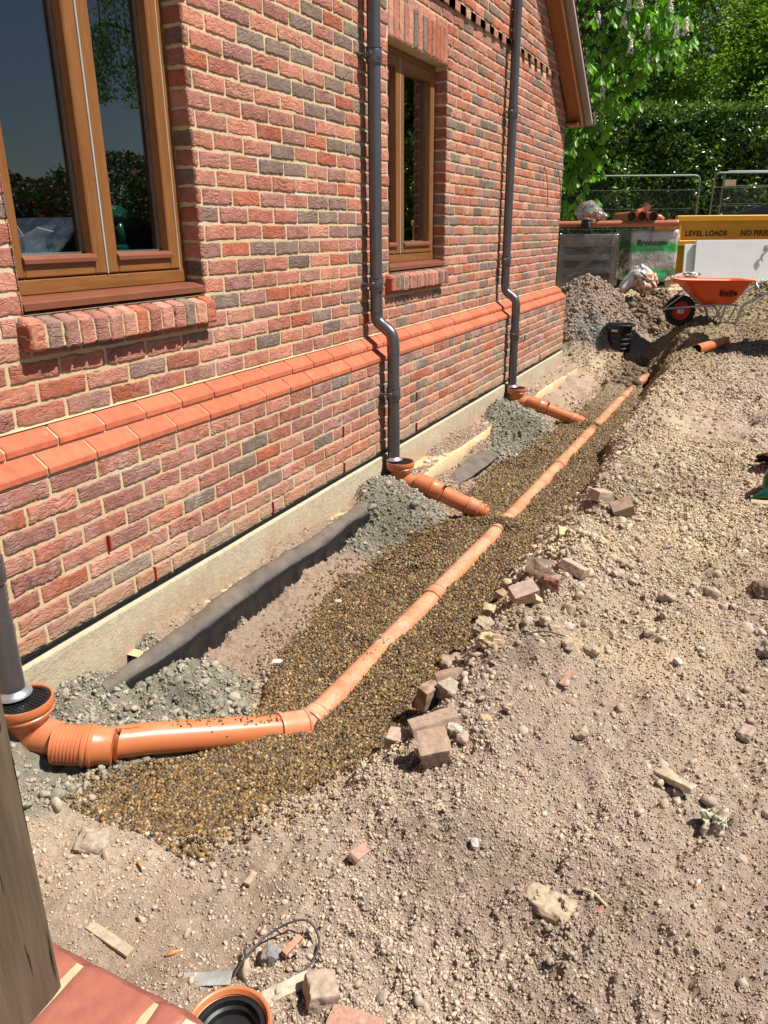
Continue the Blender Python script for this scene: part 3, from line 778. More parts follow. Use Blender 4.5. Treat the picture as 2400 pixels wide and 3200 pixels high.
# ---------------------------------------------------------------- gullies and branch pipes
def ribbed(path_a,path_b): pass
def gully(y,label,bd,bz=-.03):
    """trap with grated hopper; bd = horizontal direction of the outlet"""
    t=empty('gully_trap',(.118,y,0),label,'gully','orange gully traps under the downpipes')
    rim=bz-.028
    m=MB(); m.lathe((0,0,rim),[(.082,-.012),(.088,0),(.094,.001),(.096,-.006),(.096,-.024),(.094,-.028),(.090,-.031),(.090,-.036),(.093,-.039),(.093,-.045),(.088,-.050),(.072,-.068),(.068,-.085),(.068,-.26)],48)
    d=Vector((bd[0],bd[1],0)).normalized()
    p0=Vector((0,0,rim-.135)); 
    m.tube([p0,p0+d*.06+Vector((0,0,-.004)),p0+d*.115+Vector((0,0,-.012))],[.062,.060,.057],28)
    m.build('hopper',M['pipe'],t,True,auto=38)
    g=MB(); zt=rim-.004
    g.lathe((0,0,zt),[(.084,-.012),(.086,0),(.075,.001),(.074,-.010)],40)
    for k in range(-6,7):
        a=k*.0125; L=math.sqrt(max(.075**2-a*a,0))
        g.box(a-.0022,a+.0022,-L,L,zt-.006,zt-.0005); g.box(-L,L,a-.0022,a+.0022,zt-.0065,zt-.001)
    g.build('grating',M['black_plastic'],t)
    dk=MB(); dk.lathe((0,0,zt-.03),[(0,0),(.08,0)],24); dk.build('trap_bottom',M['pipe_in'],t)
    return t,rim
def branch(name,pts,label,group,col_end=None):
    t=empty(name,pts[0],label,'drain pipe',group)
    P=[Vector(p)-Vector(pts[0]) for p in pts]
    d=(P[1]-P[0]).normalized(); r=.055
    L=(P[-1]-P[0]).length
    # coupling with ribs
    m=MB(); prof=[(.056,-.01),(.0625,-.008),(.0635,.0)]
    for k in range(7): prof+=[(.0635,.004+k*.0115),(.0665,.005+k*.0115),(.0665,.0075+k*.0115),(.0635,.0085+k*.0115)]
    prof+=[(.064,.088),(.070,.090),(.071,.098),(.0665,.102),(.0665,.108),(.0715,.111),(.0715,.120),(.0685,.124)]
    m.lathe((0,0,0),prof,40,0,d)
    side=d.cross(Vector((0,0,1))).normalized(); fr=(side*.75+Vector((0,0,-.45))).normalized()*.066
    m.bar(fr+d*.004,fr+d*.085,.003,.005)
    m.build('coupling',M['pipe'],t,True,auto=30)
    m=MB(); q=d
    pts2=[P[0]+q*.104,P[0]+q*.128,P[0]+q*.135,P[0]+q*.185,P[0]+q*.205]+[p for p in P[1:]]
    rr=[.0665,.0665,.0625,.0615,.0553]+[.055]*(len(P)-1)
    m.tube(pts2,rr,40,0,True); m.build('pipe',M['pipe'],t,True,auto=35)
    if col_end:
        m=MB()
        for a,b in col_end:
            a=Vector(a)-Vector(pts[0]);b=Vector(b)-Vector(pts[0]); dd=(b-a).normalized()
            LL=(b-a).length
            m.lathe(a,[(.055,0),(.063,.002),(.065,.008),(.065,.014),(.0605,.018),(.0605,LL-.018),(.065,LL-.014),(.065,LL-.006),(.055,LL)],36,0,dd)
        m.build('end_collar',M['pipe_dusty'],t,True,auto=35)
    return t
GR='orange branch pipes from the gullies'
gully(1.435,'nearest orange gully with black grating under the left downpipe',(.75,.20))
branch('branch_pipe',[(.245,1.430,-.193),(.335,1.485,-.208),(.46,1.640,-.245),(.62,1.835,-.305),(.78,2.05,-.375)],'nearest orange branch pipe, glossy and printed, half buried in brown gravel',GR,[((.735,1.985,-.355),(.80,2.09,-.385))])
gully(4.487,'middle orange gully with black grating beside a grey clay heap',(1,-.05))
branch('branch_pipe',[(.250,4.470,-.185),(.36,4.47,-.215),(.52,4.48,-.275),(.74,4.50,-.345)],'middle orange branch pipe sloping from its gully into the gravel',GR,[((.60,4.487,-.30),(.68,4.495,-.328))])
gully(7.275,'far orange gully under the downpipe near the house corner',(1,-.05))
branch('branch_pipe',[(.250,7.26,-.185),(.36,7.26,-.215),(.55,7.28,-.28),(.78,7.30,-.350)],'far orange branch pipe sloping towards the trench near the house corner',GR,[((.66,7.288,-.318),(.72,7.293,-.335))])
# printing on the near pipe
def print_near():
    t=[o for o in bpy.data.objects if o.name=='branch_pipe'][0]
    a=Vector((.36,1.516,-.213));b=Vector((.60,1.812,-.298)); d=(b-a).normalized()
    side=d.cross(Vector((0,0,1))).normalized(); nrm=(side*.20+Vector((0,0,1))).normalized(); nrm=(nrm-d*nrm.dot(d)).normalized(); u=nrm.cross(d)
    p=a-t.location+nrm*.0562
    text_obj('SEWER PIPE EN 13476-2  SN8 DN110  32 14-03-2019   ULTRA3',.0085,p,d,u,M['ink'],t,'pipe_print',0,.0003,1.0)
print_near()
# ---------------------------------------------------------------- main drain
MP=[(.790,2.06,-.405),(.797,2.27,-.41),(.812,2.9,-.41),(.828,3.55,-.41),(.848,4.45,-.41),(.862,5.3,-.41),(.882,7.1,-.41),(.91,8.7,-.41),(.955,10.3,-.41),(.97,10.9,-.41)]
def main_drain():
    t=empty('main_drain_pipe',MP[0],'long dusty orange pipe half buried along the gravel trench','drain pipe')
    P=[tuple(Vector(p)-Vector(MP[0])) for p in MP]
    m=MB(); m.tube(bez(P,5),.055,32); m.build('pipe',M['pipe_dusty'],t,True)
    def coll(y,L):
        c=MB()
        i=[k for k in range(len(MP)-1) if MP[k][1]<=y<MP[k+1][1]][0]; a=Vector(MP[i]);b=Vector(MP[i+1]);d=(b-a).normalized(); p=a+d*((y-a.y)/d.y)-Vector(MP[0])
        c.lathe(p,[(.054,0),(.062,.002),(.064,.01),(.0605,.016),(.0605,L-.01),(.064,L-.006),(.062,L),(.054,L+.002)],32,0,d)
        c.build('joint_collar',M['pipe_dusty'],t,True,auto=35)
    coll(2.12,.07); coll(3.3,.09); coll(4.33,.10);coll(4.52,.07);coll(5.9,.09);coll(7.2,.10);coll(8.8,.09)
main_drain()
# ---------------------------------------------------------------- ground
GP=np.array([(0.56,2.104),(0.433,2.315),(0.354,2.582),(0.37,2.849),(0.38,3.198),(0.39,3.595),(0.47,4.099),(0.526,4.476),(0.42,5.579),(0.60,6.615),(0.62,8.608),(0.62,10.194),(0.90,10.8),(1.16,8.289),(1.20,6.684),(1.18,5.404),(1.12,4.357),(1.14,3.562),(1.20,2.865),(1.19,2.279),(1.222,2.084),(1.12,1.969),(1.03,1.70),(0.893,1.42),(0.779,1.385),(0.575,1.37),(0.498,1.40),(0.48,1.511),(0.56,1.704),(0.58,1.85)])
C1=np.array([(0.0,1.1),(-0.1,1.7),(-0.05,2.1),(0.10,2.10),(0.42,2.22),(0.529,2.053),(0.526,1.854),(0.484,1.604),(0.528,1.424),(0.40,1.20),(.25,1.1)])
C2=np.array([(-0.1,4.3),(-0.1,4.881),(0.325,4.60),(0.6,4.164),(0.734,3.576),(0.547,3.463),(0.25,3.45),(.1,3.9)])
C3=np.array([(0.0,6.7),(-0.1,7.4),(0.5,7.3),(0.809,6.2),(0.677,5.672),(0.259,5.791),(.2,6.2)])
def pdist(x,y,P):
    """signed distance to polygon, negative inside"""
    d=np.full(x.shape,1e9);ins=np.zeros(x.shape,bool)
    n=len(P)
    for i in range(n):
        a=P[i];b=P[(i+1)%n];e=b-a
        t=np.clip(((x-a[0])*e[0]+(y-a[1])*e[1])/(e@e),0,1)
        d=np.minimum(d,(x-a[0]-t*e[0])**2+(y-a[1]-t*e[1])**2)
        cond=((a[1]>y)!=(b[1]>y)); xx=(b[0]-a[0])*(y-a[1])/((b[1]-a[1])+1e-12)+a[0]
        ins^=cond&(x<xx)
    d=np.sqrt(d); return np.where(ins,-d,d)
def seg(x,y,a,b):
    a=np.array(a);b=np.array(b);e=b-a;t=np.clip(((x-a[0])*e[0]+(y-a[1])*e[1])/(e@e),0,1)
    return np.hypot(x-a[0]-t*e[0],y-a[1]-t*e[1])
BY=[-50,0.4,1.2,2.0,4,7,8.5,9.5,11,13,16,20,60]; BZ=[-.29,-.29,-.27,-.22,-.17,-.12,-.06,.03,.22,.38,.5,.6,.8]
def fields(x,y):
    x=np.asarray(x,float);y=np.asarray(y,float)
    jx=x+.05*fbm(x*2.2,y*2.2,None,31,3)+.012*vn(x*22,y*22,None,34); jy=y+.06*fbm(x*2.2+9,y*2.2,None,37,3)+.012*vn(x*22+7,y*22,None,35)
    dg=pdist(jx,jy,GP); d1=np.minimum(np.minimum(pdist(jx,jy,C1),pdist(jx,jy,C2)),pdist(jx,jy,C3))
    return dg,d1
def height(x,y,detail=True):
    x=np.asarray(x,float);y=np.asarray(y,float)
    base=np.interp(y,BY,BZ)
    # ground left of the line x=.6 stays low until y=11
    low=np.interp(y,[-50,1.2,8,10.5,12,14,20,60],[-.29,-.29,-.24,-.16,.02,.35,.6,.8])
    wl=1-ss(.85,1.35,x+.05*vn(x*1,y*1.5,None,3))
    z=base*(1-wl)+low*wl
    # trench
    ty=ss(1.55,2.25,y)*(1-ss(9.9,11.0,y))
    wob=.07*fbm(y*1.1,0*y,None,12,3)
    right=ss(1.06,1.42,x+wob)
    floor=-.405+.0*x
    lf=-.305-.075*ss(.2,.5,x)
    flo=floor*(1-ss(.30,.50,.55-x+.3))+lf*ss(.30,.50,.55-x+.3)
    flo=np.where(x<.55,lf+(floor-lf)*ss(.30,.60,x),floor)
    tz=flo*(1-right)+z*right
    z=z*(1-ty)+tz*ty
    # rim of thrown-up spoil right of the trench
    z=z+ty*.085*np.exp(-((x-1.50-wob)/.20)**2)*(.75+.8*fbm(x*3,y*3,None,41,4))
    # ledge against the wall
    yl=ss(1.9,2.2,y)*(1-ss(9.75,9.95,y))
    led=-.205+.012*fbm(x*6,y*3,None,43,3)
    k=(1-ss(.166,.180,x+.035*(1-ss(4.1,4.5,y))+.004*vn(y*5,y*0,None,44)))*yl
    z=z*(1-k)+led*k
    # near front
    z=z+.03*ss(1.0,2.6,x)*(1-ss(2,4,y))*fbm(x*1.1,y*1.1,None,51,3)
    z=z-.035*np.exp(-((x-1.05)/.35)**2-((y-1.75)/.35)**2)
    # clay heaps
    def heap(cx,cy,rx,ry,top,pw=1.6):
        rr=np.sqrt(((x-cx)/rx)**2+((y-cy)/ry)**2)+.10*fbm(x*5,y*5,None,61,3)
        return top-(np.clip(rr,0,3)**pw)*.22
    h1=heap(.03,1.70,.36,.42,-.20); h2=heap(.10,4.15,.38,.50,-.13,1.4); h2b=heap(.05,4.62,.2,.22,-.11,1.4); h3=heap(.15,6.72,.44,.56,-.12,1.4); h3b=heap(.05,7.35,.2,.25,-.12,1.4); h1b=heap(.06,1.33,.30,.30,-.15)
    for h in (h1,h1b,h2,h2b,h3,h3b):
        z=np.maximum(z,h)
    # keep clear round the hoppers and branch pipes
    for (a,b,za,zb) in (((.118,1.435),(.245,1.43),-.17,-.25),((.245,1.43),(.46,1.64),-.25,-.315),((.46,1.64),(.80,2.07),-.315,-.42),((.118,4.487),(.25,4.47),-.13,-.235),((.25,4.47),(.8,4.5),-.25,-.415),((.118,7.275),(.25,7.26),-.13,-.235),((.25,7.26),(.85,7.3),-.25,-.415)):
        a_=np.array(a);b_=np.array(b);e=b_-a_;t=np.clip(((x-a_[0])*e[0]+(y-a_[1])*e[1])/(e@e),0,1)
        dd=np.hypot(x-a_[0]-t*e[0],y-a_[1]-t*e[1]); lim=za+(zb-za)*t
        side=ss(.06,.13,dd)
        z=np.where(z>lim,lim*(1-side)+z*side,z)
    # spoil piles beyond the corner
    def cone(cx,cy,r,top,s):
        d=np.hypot(x-cx,(y-cy)*.8)+.10*fbm(x*2.5,y*2.5,None,s,4)
        return top-(np.sqrt((d/r)**2+.03)-.17)*(top-.0)
    if True:
        z=np.maximum(z,cone(-.14,11.6,.80,.74,71)); zz=cone(.80,12.4,.62,.60,75)+.05*fbm(x*6,y*6,None,79,3); z=np.maximum(z,zz)
    z=z+.22*np.exp(-((x-2.9)/.9)**2-((y-14.2)/.9)**2)
    # hole beside the chamber, gravel bank right of it
    z=z-.26*np.exp(-((x-1.04)/.20)**4-((y-9.95)/.50)**4)
    z=z+.05*np.exp(-((x-.50)/.30)**4-((y-10.5)/.5)**4)
    z=z+.06*np.exp(-((x-1.52)/.22)**2-((y-9.6)/.9)**2)
    z=z-.07*np.exp(-((x-1.9)/.7)**2-((y-10.1)/.25)**2)
    if detail:
        dg,dc=fields(x,y)
        g=ss(.03,-.03,dg); c=ss(.03,-.03,dc)
        # gravel lies level, lapping over the pipe in places
        pd=np.abs(x-np.interp(y,[p[1] for p in MP],[p[0] for p in MP]))
        gl=-.388+.016*ss(.06,.2,pd)*(x>.8)+.012*ss(.06,.15,pd)+.007*fbm(x*5,y*5,None,83,3)+.012*ss(8.0,9.5,y)+.055*ss(9.6,10.8,y)
        for (jx_,jy_,a_) in ((.84,4.43,.055),(.82,7.28,.050),(.95,1.75,.04),(.6,1.62,.0),(.86,6.2,.012),(.79,3.4,.012),(.84,5.0,.015),(.80,2.75,.014)):
            gl=gl+a_*np.exp(-((x-jx_)/.14)**2-((y-jy_)/.11)**2)
        gl=np.maximum(gl,-.41+.0*x)
        sb=seg(x,y,(.60,1.86),(.79,2.12)); gl=np.maximum(gl,-.335-.055*ss(1.85,2.1,y)-.35*np.clip(sb-.06,0,1)+.012*fbm(x*9,y*9,None,89,2))
        front=ss(2.2,1.5,y); gl=gl*(1-front)+(-.300+.02*fbm(x*3,y*3,None,88,2)-.02*ss(.25,0,np.abs(dg)))*front
        gl=np.where(y<2.3,np.maximum(gl,-.325-.055*ss(1.8,2.1,y+.8*np.clip(x-.8,-.2,.2))+.02*fbm(x*3,y*3,None,88,2)-.35*np.clip(seg(x,y,(.60,1.86),(.79,2.12))-.06,0,.04)),gl)
        z=np.where(z<gl+.25*front+.12,z*(1-g)+gl*g,z)
        rough=(1-g)*(1-.2*c)
        for (ax,ay,bx_,by_) in ((2.06,1.33,2.10,1.39),(2.12,1.30,2.10,1.37),(2.15,1.32,2.21,1.33),(2.15,1.36,2.21,1.37),(2.23,1.33,2.28,1.34),(2.20,1.28,2.26,1.285),(2.28,1.40,2.33,1.42),(2.0,1.26,2.05,1.27)):
            z=z-.016*ss(.014,.004,seg(x,y,(ax,ay),(bx_,by_)))
        f1=fbm(x*3.5,y*3.5,None,91,3); f2=fbm(x*14,y*14,None,95,4,1,.6)
        # clods: ridged lumps
        cl=np.abs(vn(x*26,y*26,None,101)); cl2=np.abs(vn(x*55+3,y*55,None,105)); patch=ss(-.1,.55,fbm(x*1.7,y*1.7,None,107,3))
        smooth_=ss(1.7,1.2,y)*ss(1.55,1.1,x)
        f3=fbm(x*48,y*48,None,141,2); lump=ss(.25,.75,vn(x*17+5,y*17,None,143))*ss(-.2,.5,fbm(x*1.3,y*1.3,None,145,3))
        z=z+rough*(.026*f1+.030*np.clip(fbm(x*2.1+3,y*2.1,None,151,4),-.3,1)*ss(1.2,1.7,x)+(.012*f2+.020*patch*(1-cl)**2+.008*(1-cl2)+.0045*f3+.016*lump)*(1-.65*smooth_))
        z=z+c*(.016*(1-cl)+.009*(1-cl2)+.014*fbm(x*9,y*9,None,149,3))
        z=z+g*.004*f2
    return z
SAND=np.array((.60,.465,.31)); PINK=np.array((.54,.41,.31)); CLAY=np.array((.34,.305,.235)); GRAVB=np.array((.085,.055,.024)); FARG=np.array((.36,.275,.17)); MUD=np.array((.27,.195,.135)); SPOIL=np.array((.34,.255,.20))
def gcolor(x,y):
    dg,dc=fields(x,y)
    n=fbm(x*.9,y*.9,None,111,4); n2=fbm(x*3,y*3,None,113,4)
    t=ss(-.5,.6,n+.5*(x-1.6)); c=SAND*(1-t)[...,None]+PINK*t[...,None]
    c=c*(1+.10*n2)[...,None]
    mud=ss(.25,.8,fbm(x*2,y*2,None,117,4)); c=c*(1-.22*mud)[...,None]
    def lay(c,col,f): f=f[...,None]; return c*(1-f)+col*f
    tr=ss(1.7,2.3,y)*(1-ss(9.5,10.3,y))*(1-ss(.5,.8,x)); c=lay(c,np.array((.44,.31,.23)),tr*.8)
    fg=ss(9.0,10.2,y)*ss(.9,1.3,x)*(1-ss(14,15,y)); c=lay(c,FARG,fg)
    band=ss(8.0,8.8,y)*ss(.55,.35,np.abs(x-1.38)); c=lay(c,FARG,band*(1-ss(9.5,10,y)))
    sp=ss(1.2,.8,np.hypot(x+.14,(y-11.6)*.8)); c=lay(c,SPOIL,sp)
    sp=ss(.95,.65,np.hypot(x-.80,(y-12.4)*.8)); c=lay(c,np.array((.22,.15,.10)),sp*.9)
    ho=np.exp(-((x-1.02)/.42)**4-((y-9.95)/.75)**4); c=lay(c,np.array((.17,.115,.08)),ho)
    
    c=lay(c,CLAY,ss(.03,-.03,dc)); 
    moist=np.exp(-((x-.34)/.20)**2-((y-3.9)/.30)**2)+np.exp(-((x-.40)/.22)**2-((y-6.5)/.3)**2)+np.exp(-((x-.33)/.12)**2-((y-1.95)/.10)**2)
    c=lay(c,np.array((.16,.145,.105)),np.clip(moist,0,1)*.8*ss(.05,-.03,dc))
    c=lay(c,GRAVB,ss(.015,-.015,dg)*(1-.6*ss(8,9.5,y)))
    return c
def build_ground():
    xs=[-.12]; 
    while xs[-1]<3.1: xs.append(xs[-1]+(.0075 if xs[-1]<2.6 else .012))
    while xs[-1]<9: xs.append(xs[-1]+.02+.06*(xs[-1]-3.1))
    while xs[-1]<150: xs.append(xs[-1]*1.25)
    l=[-.12]
    while l[-1]>-3: l.append(l[-1]-.05)
    while l[-1]>-150: l.append(l[-1]*1.3)
    xs=np.array(l[:0:-1]+xs)
    ys=[.35]
    while ys[-1]<15: ys.append(ys[-1]+.0055+.0028*max(ys[-1]-.6,0))
    while ys[-1]<200: ys.append(ys[-1]+.08*(ys[-1]-14))
    l=[.35]
    while l[-1]>-1: l.append(l[-1]-.04)
    while l[-1]>-150: l.append(l[-1]*1.3 if l[-1]<-.5 else l[-1]-.3)
    ys=np.array(l[:0:-1]+ys)
    Xg,Yg=np.meshgrid(xs,ys)
    Z=height(Xg,Yg); C=gcolor(Xg,Yg)
    far=(np.abs(Xg)>12)|(Yg>30)|(Yg<-8)
    V=np.stack([Xg,Yg,Z],-1).reshape(-1,3)
    ny,nx=Xg.shape; ii=np.arange(ny*nx).reshape(ny,nx)
    F=np.stack([ii[:-1,:-1],ii[:-1,1:],ii[1:,1:],ii[1:,:-1]],-1).reshape(-1,4)
    o=mk('ground',V,F,M['ground'],None,True,C.reshape(-1,3)); tag(o,kind='structure'); print('ground',ny,nx)
build_ground()
# ---------------------------------------------------------------- scattered stones
def ico(sub,seed,amp=.25,flat=(1,1,1)):
    import bmesh
    if sub==0:
        V=np.array([(1,0,0),(-1,0,0),(0,1,0),(0,-1,0),(0,0,1),(0,0,-1)],float); F=np.array([(0,2,4),(2,1,4),(1,3,4),(3,0,4),(2,0,5),(1,2,5),(3,1,5),(0,3,5)])
        q=np.random.default_rng(seed); V=V*q.uniform(.75,1.25,(6,1))+q.normal(0,.18,(6,3)); return V*np.array(flat),F
    bm=bmesh.new(); bmesh.ops.create_icosphere(bm,subdivisions=sub,radius=1.0)
    V=np.array([v.co[:] for v in bm.verts]); F=np.array([[v.index for v in f.verts] for f in bm.faces]); bm.free()
    rr=np.random.default_rng(seed*13+1)
    for _ in range(9):
        dd=rr.normal(size=3); dd/=np.linalg.norm(dd); h=rr.uniform(.55,.85); e=np.maximum(V@dd-h,0); V=V-e[:,None]*dd
    n=1+amp*vn(V[:,0]*1.3+seed*7.1,V[:,1]*1.3,V[:,2]*1.3,seed)+amp*.4*vn(V[:,0]*3+seed,V[:,1]*3,V[:,2]*3,seed+5)
    V=V*n[:,None]*np.array(flat); return V,F
def rots(n,tilt=1.0):
    u=rng.normal(size=(n,4)); u[:,1:3]*=tilt; u/=np.linalg.norm(u,axis=1)[:,None]; a,b,c,d=u.T
    return np.stack([np.stack([1-2*(c*c+d*d),2*(b*c-a*d),2*(b*d+a*c)],-1),np.stack([2*(b*c+a*d),1-2*(b*b+d*d),2*(c*d-a*b)],-1),np.stack([2*(b*d-a*c),2*(c*d+a*b),1-2*(b*b+c*c)],-1)],1)
def scatter(P,S,Cc,sub,variants,amp,tilt=1.0):
    """P (n,3) S (n,) Cc (n,3)"""
    parts=[]; K=len(variants); pick=rng.integers(0,K,len(P))
    for k in range(K):
        idx=np.where(pick==k)[0]
        if len(idx)==0: continue
        V,F=ico(sub,k+3,amp,variants[k]); Rm=rots(len(idx),tilt)
        W=np.einsum('nij,vj->nvi',Rm,V)*S[idx][:,None,None]+P[idx][:,None,:]
        FF=(F[None]+(np.arange(len(idx))*len(V))[:,None,None]).reshape(-1,3)
        CC=np.repeat(Cc[idx][:,None,:],len(V),1).reshape(-1,3)
        parts.append((W.reshape(-1,3),FF,CC))
    return join(parts)
VAR=[(1.2,.9,.7),(1.2,1.1,.85),(1.25,.75,.6),(1.1,1.1,1.0),(1.3,1.0,.55),(1.4,.8,.8),(1.1,1.0,.7)]
GC=.66*np.array([(.30,.17,.055),(.20,.115,.045),(.40,.25,.09),(.13,.085,.045),(.50,.38,.20),(.10,.075,.05),(.24,.15,.07),(.36,.20,.06),(.17,.11,.06)])
def gravel():
    parts=[]
    # candidate density falls with distance
    N=175000
    y=1.3+9.6*rng.random(N)**1.9; x=.28+1.05*rng.random(N)
    dg,dc=fields(x,y); keep=(dg<.010+.16*rng.random(N)**9)
    x=x[keep];y=y[keep];dg=dg[keep]
    z=height(x,y); pd=np.abs(x-np.interp(y,[p[1] for p in MP],[p[0] for p in MP]))
    r=.0052*np.exp(rng.normal(0,.28,len(x)))*(1+.09*np.clip(y-2.5,0,8))
    # stones keep off the exposed crown of the pipe
    onpipe=(pd<.05)&(z<-.41+np.sqrt(np.clip(.055**2-pd**2,0,1)))&(y>2.05)
    ok=~onpipe
    # branch pipes
    for a,b in (((.25,1.43),(.46,1.64)),((.46,1.64),(.72,1.97)),((.25,4.47),(.70,4.5)),((.25,7.26),(.74,7.3))):
        ok&=~(seg(x,y,a,b)<.047)
    x,y,z,r,dg=[q[ok] for q in (x,y,z,r,dg)]
    c=GC[rng.integers(0,len(GC),len(x))]*rng.uniform(.55,1.6,len(x))[:,None]
    dust=ss(7.5,9.8,y)[:,None]*.75; c=c*(1-dust)+np.array((.36,.28,.17))*dust
    P=np.stack([x,y,z+r*.35],-1)
    parts.append(scatter(P,r,c,1,VAR,.3))
    # a few stones lying on the pipes
    n=260; y2=2.2+8*rng.random(n)**1.3; xp=np.interp(y2,[p[1] for p in MP],[p[0] for p in MP]); off=rng.normal(0,.022,n); x2=xp+off
    z2=-.41+np.sqrt(np.clip(.055**2-off**2,0,1))+.003
    cl=vn(y2*3,y2*0,None,5)>-.1
    P=np.stack([x2,y2,z2],-1)[cl]; rr=np.full(len(P),.0045)*rng.uniform(.6,1.2,len(P))
    parts.append(scatter(P,rr,GC[rng.integers(0,len(GC),len(P))],1,VAR,.3))
    for (a,b,za,zb,n) in (((.50,1.69),(.62,1.835),-.258,-.305,40),((.64,1.86),(.76,2.03),-.312,-.365,60),((.66,4.49),(.76,4.5),-.318,-.35,40)):
        t=rng.random(n)**.7; off=rng.normal(0,.02,n)
        px=a[0]+(b[0]-a[0])*t;py=a[1]+(b[1]-a[1])*t; e=np.array(b)-np.array(a);e/=np.linalg.norm(e)
        P=np.stack([px-e[1]*off,py+e[0]*off,za+(zb-za)*t+np.sqrt(np.clip(.055**2-off**2,0,1))+.003],-1)
        parts.append(scatter(P,rng.uniform(.003,.0055,n),GC[rng.integers(0,len(GC),n)],1,VAR,.3))
    V,F,C=join(parts); tag(mk('gravel',V,F,M['gravel'],None,False,C),'brown wet pea gravel bedding the orange drain pipe along the trench','gravel',kind='stuff'); print('gravel',len(F))
gravel()
SC=np.array([(.47,.37,.28),(.42,.32,.25),(.52,.42,.31),(.36,.28,.23),(.44,.30,.24),(.58,.50,.40),(.33,.29,.26),(.50,.36,.20)])
BRICKS=[]  # keep-out circles
def crumbs():
    parts=[]
    # fine crumbs near the camera
    def cand(n,x0,x1,y0,y1,py):
        y=y0+(y1-y0)*rng.random(n)**py; x=x0+(x1-x0)*rng.random(n); return x,y
    def filt(x,y,dens):
        dg,dc=fields(x,y); k=(dg>.0)&(rng.random(len(x))<dens)
        k&=~((x<.02)&(y<9.75))
        for a,b in (((.118,1.435),(.25,1.43)),((.25,1.43),(.46,1.64)),((.46,1.64),(.80,2.05)),((.118,4.487),(.3,4.47)),((.3,4.47),(.8,4.5)),((.118,7.275),(.3,7.26)),((.3,7.26),(.8,7.3))):
            k&=~(seg(x,y,a,b)<.075)
        k&=~((x>.0)&(x<.36)&(y>1.75)&(y<4.0)&(rng.random(len(x))<.93))
        return x[k],y[k],dc[k]
    smo=lambda x,y:1-.80*ss(1.8,1.35,y)*ss(1.5,1.15,x)
    x,y=cand(620000,0.0,3.0,.55,6.2,1.55)
    d=.42+.58*ss(-.5,.4,fbm(x*1.7,y*1.7,None,107,3)+.4*fbm(x*6,y*6,None,108,2)); d*=smo(x,y)
    x,y,dc=filt(x,y,d); r=.0024*np.exp(rng.normal(0,.36,len(x)))*(1+.20*np.clip(y-1.5,0,8))
    z=height(x,y); c=gcolor(x,y)*rng.uniform(.66,1.22,len(x))[:,None]
    parts.append(scatter(np.stack([x,y,z+r*.3],-1),r,c,0,VAR,.3))
    x,y=cand(105000,0.0,3.2,.55,8.5,1.55)
    d=.10+.90*ss(-.25,.65,fbm(x*1.7,y*1.7,None,107,3)+.3*fbm(x*5,y*5,None,109,2)); d*=smo(x,y)
    x,y,dc=filt(x,y,d); r=.0046*np.exp(rng.normal(0,.34,len(x)))*(1+.14*np.clip(y-1.5,0,8))
    z=height(x,y); c=gcolor(x,y)*rng.uniform(.70,1.25,len(x))[:,None]
    parts.append(scatter(np.stack([x,y,z+r*.25],-1),r,c,1,VAR,.3))
    x,y=cand(48000,0.0,3.6,.55,11,1.45)
    d=.05+.95*ss(.05,.8,fbm(x*1.9+4,y*1.9,None,127,4)); d*=1-.6*ss(1.8,1.3,y)*ss(1.5,1.1,x); d=np.maximum(d,.8*np.exp(-((x-1.42)/.2)**2)*(y>2)*(y<8.5))
    x,y,dc=filt(x,y,d); r=.0062*np.exp(rng.normal(0,.38,len(x)))*(1+.08*np.clip(y-1.5,0,8)); z=height(x,y)
    c=SC[rng.integers(0,len(SC),len(x))]*rng.uniform(.8,1.12,len(x))[:,None]; g=gcolor(x,y); c=c*.38+g*.56
    parts.append(scatter(np.stack([x,y,z+r*.15],-1),r,c,2,VAR,.32))
    x,y=cand(11000,0.3,3.6,.6,9,1.3)
    d=.02+.9*ss(.3,1.0,fbm(x*1.7+14,y*1.7,None,137,3)); d=np.maximum(d,.75*np.exp(-((x-1.45)/.20)**2)*(y>2.1)*(y<8)); d=np.maximum(d,.9*np.exp(-((x-2.18)/.16)**2-((y-2.12)/.10)**2)); d=np.maximum(d,.8*np.exp(-((x-1.95)/.18)**2-((y-3.75)/.3)**2)); d=np.maximum(d,.7*np.exp(-((x-2.3)/.2)**2-((y-3.4)/.35)**2)); d*=1-.75*ss(1.9,1.4,y)*ss(1.5,1.1,x)
    x,y,dc=filt(x,y,d); r=np.clip(.0125*np.exp(rng.normal(0,.40,len(x))),.006,.036); z=height(x,y)
    c=SC[rng.integers(0,len(SC),len(x))]*rng.uniform(.8,1.12,len(x))[:,None]; g=gcolor(x,y); c=c*.55+g*.45
    parts.append(scatter(np.stack([x,y,z+r*.12],-1),r,c,2,VAR,.38))
    V,F,C=join(parts); tag(mk('loose_stones',V,F,M['stone'],None,False,C),'loose stones, crumbs and pebbles lying over the dug earth','stones',kind='stuff'); print('crumbs',len(F))
    # far gravelly ground and spoil piles
    parts=[]
    x,y=cand(42000,-1.6,4.2,7.8,14.5,1.4)
    m=(x>.9)|(y>9.9); x=x[m];y=y[m]; dg,dc=fields(x,y); m=dg>0; x=x[m];y=y[m]
    z=height(x,y); r=.0085*np.exp(rng.normal(0,.35,len(x)))*(1+.07*(y-8)); hole=np.exp(-((x-1.02)/.36)**4-((y-9.85)/.7)**4)
    c=gcolor(x,y)*rng.uniform(.6,1.45,len(x))[:,None]; pal=GC[rng.integers(0,len(GC),len(x))]; c=c*.7+pal*.3
    parts.append(scatter(np.stack([x,y,z+r*.3],-1),r,c,1,VAR,.3))
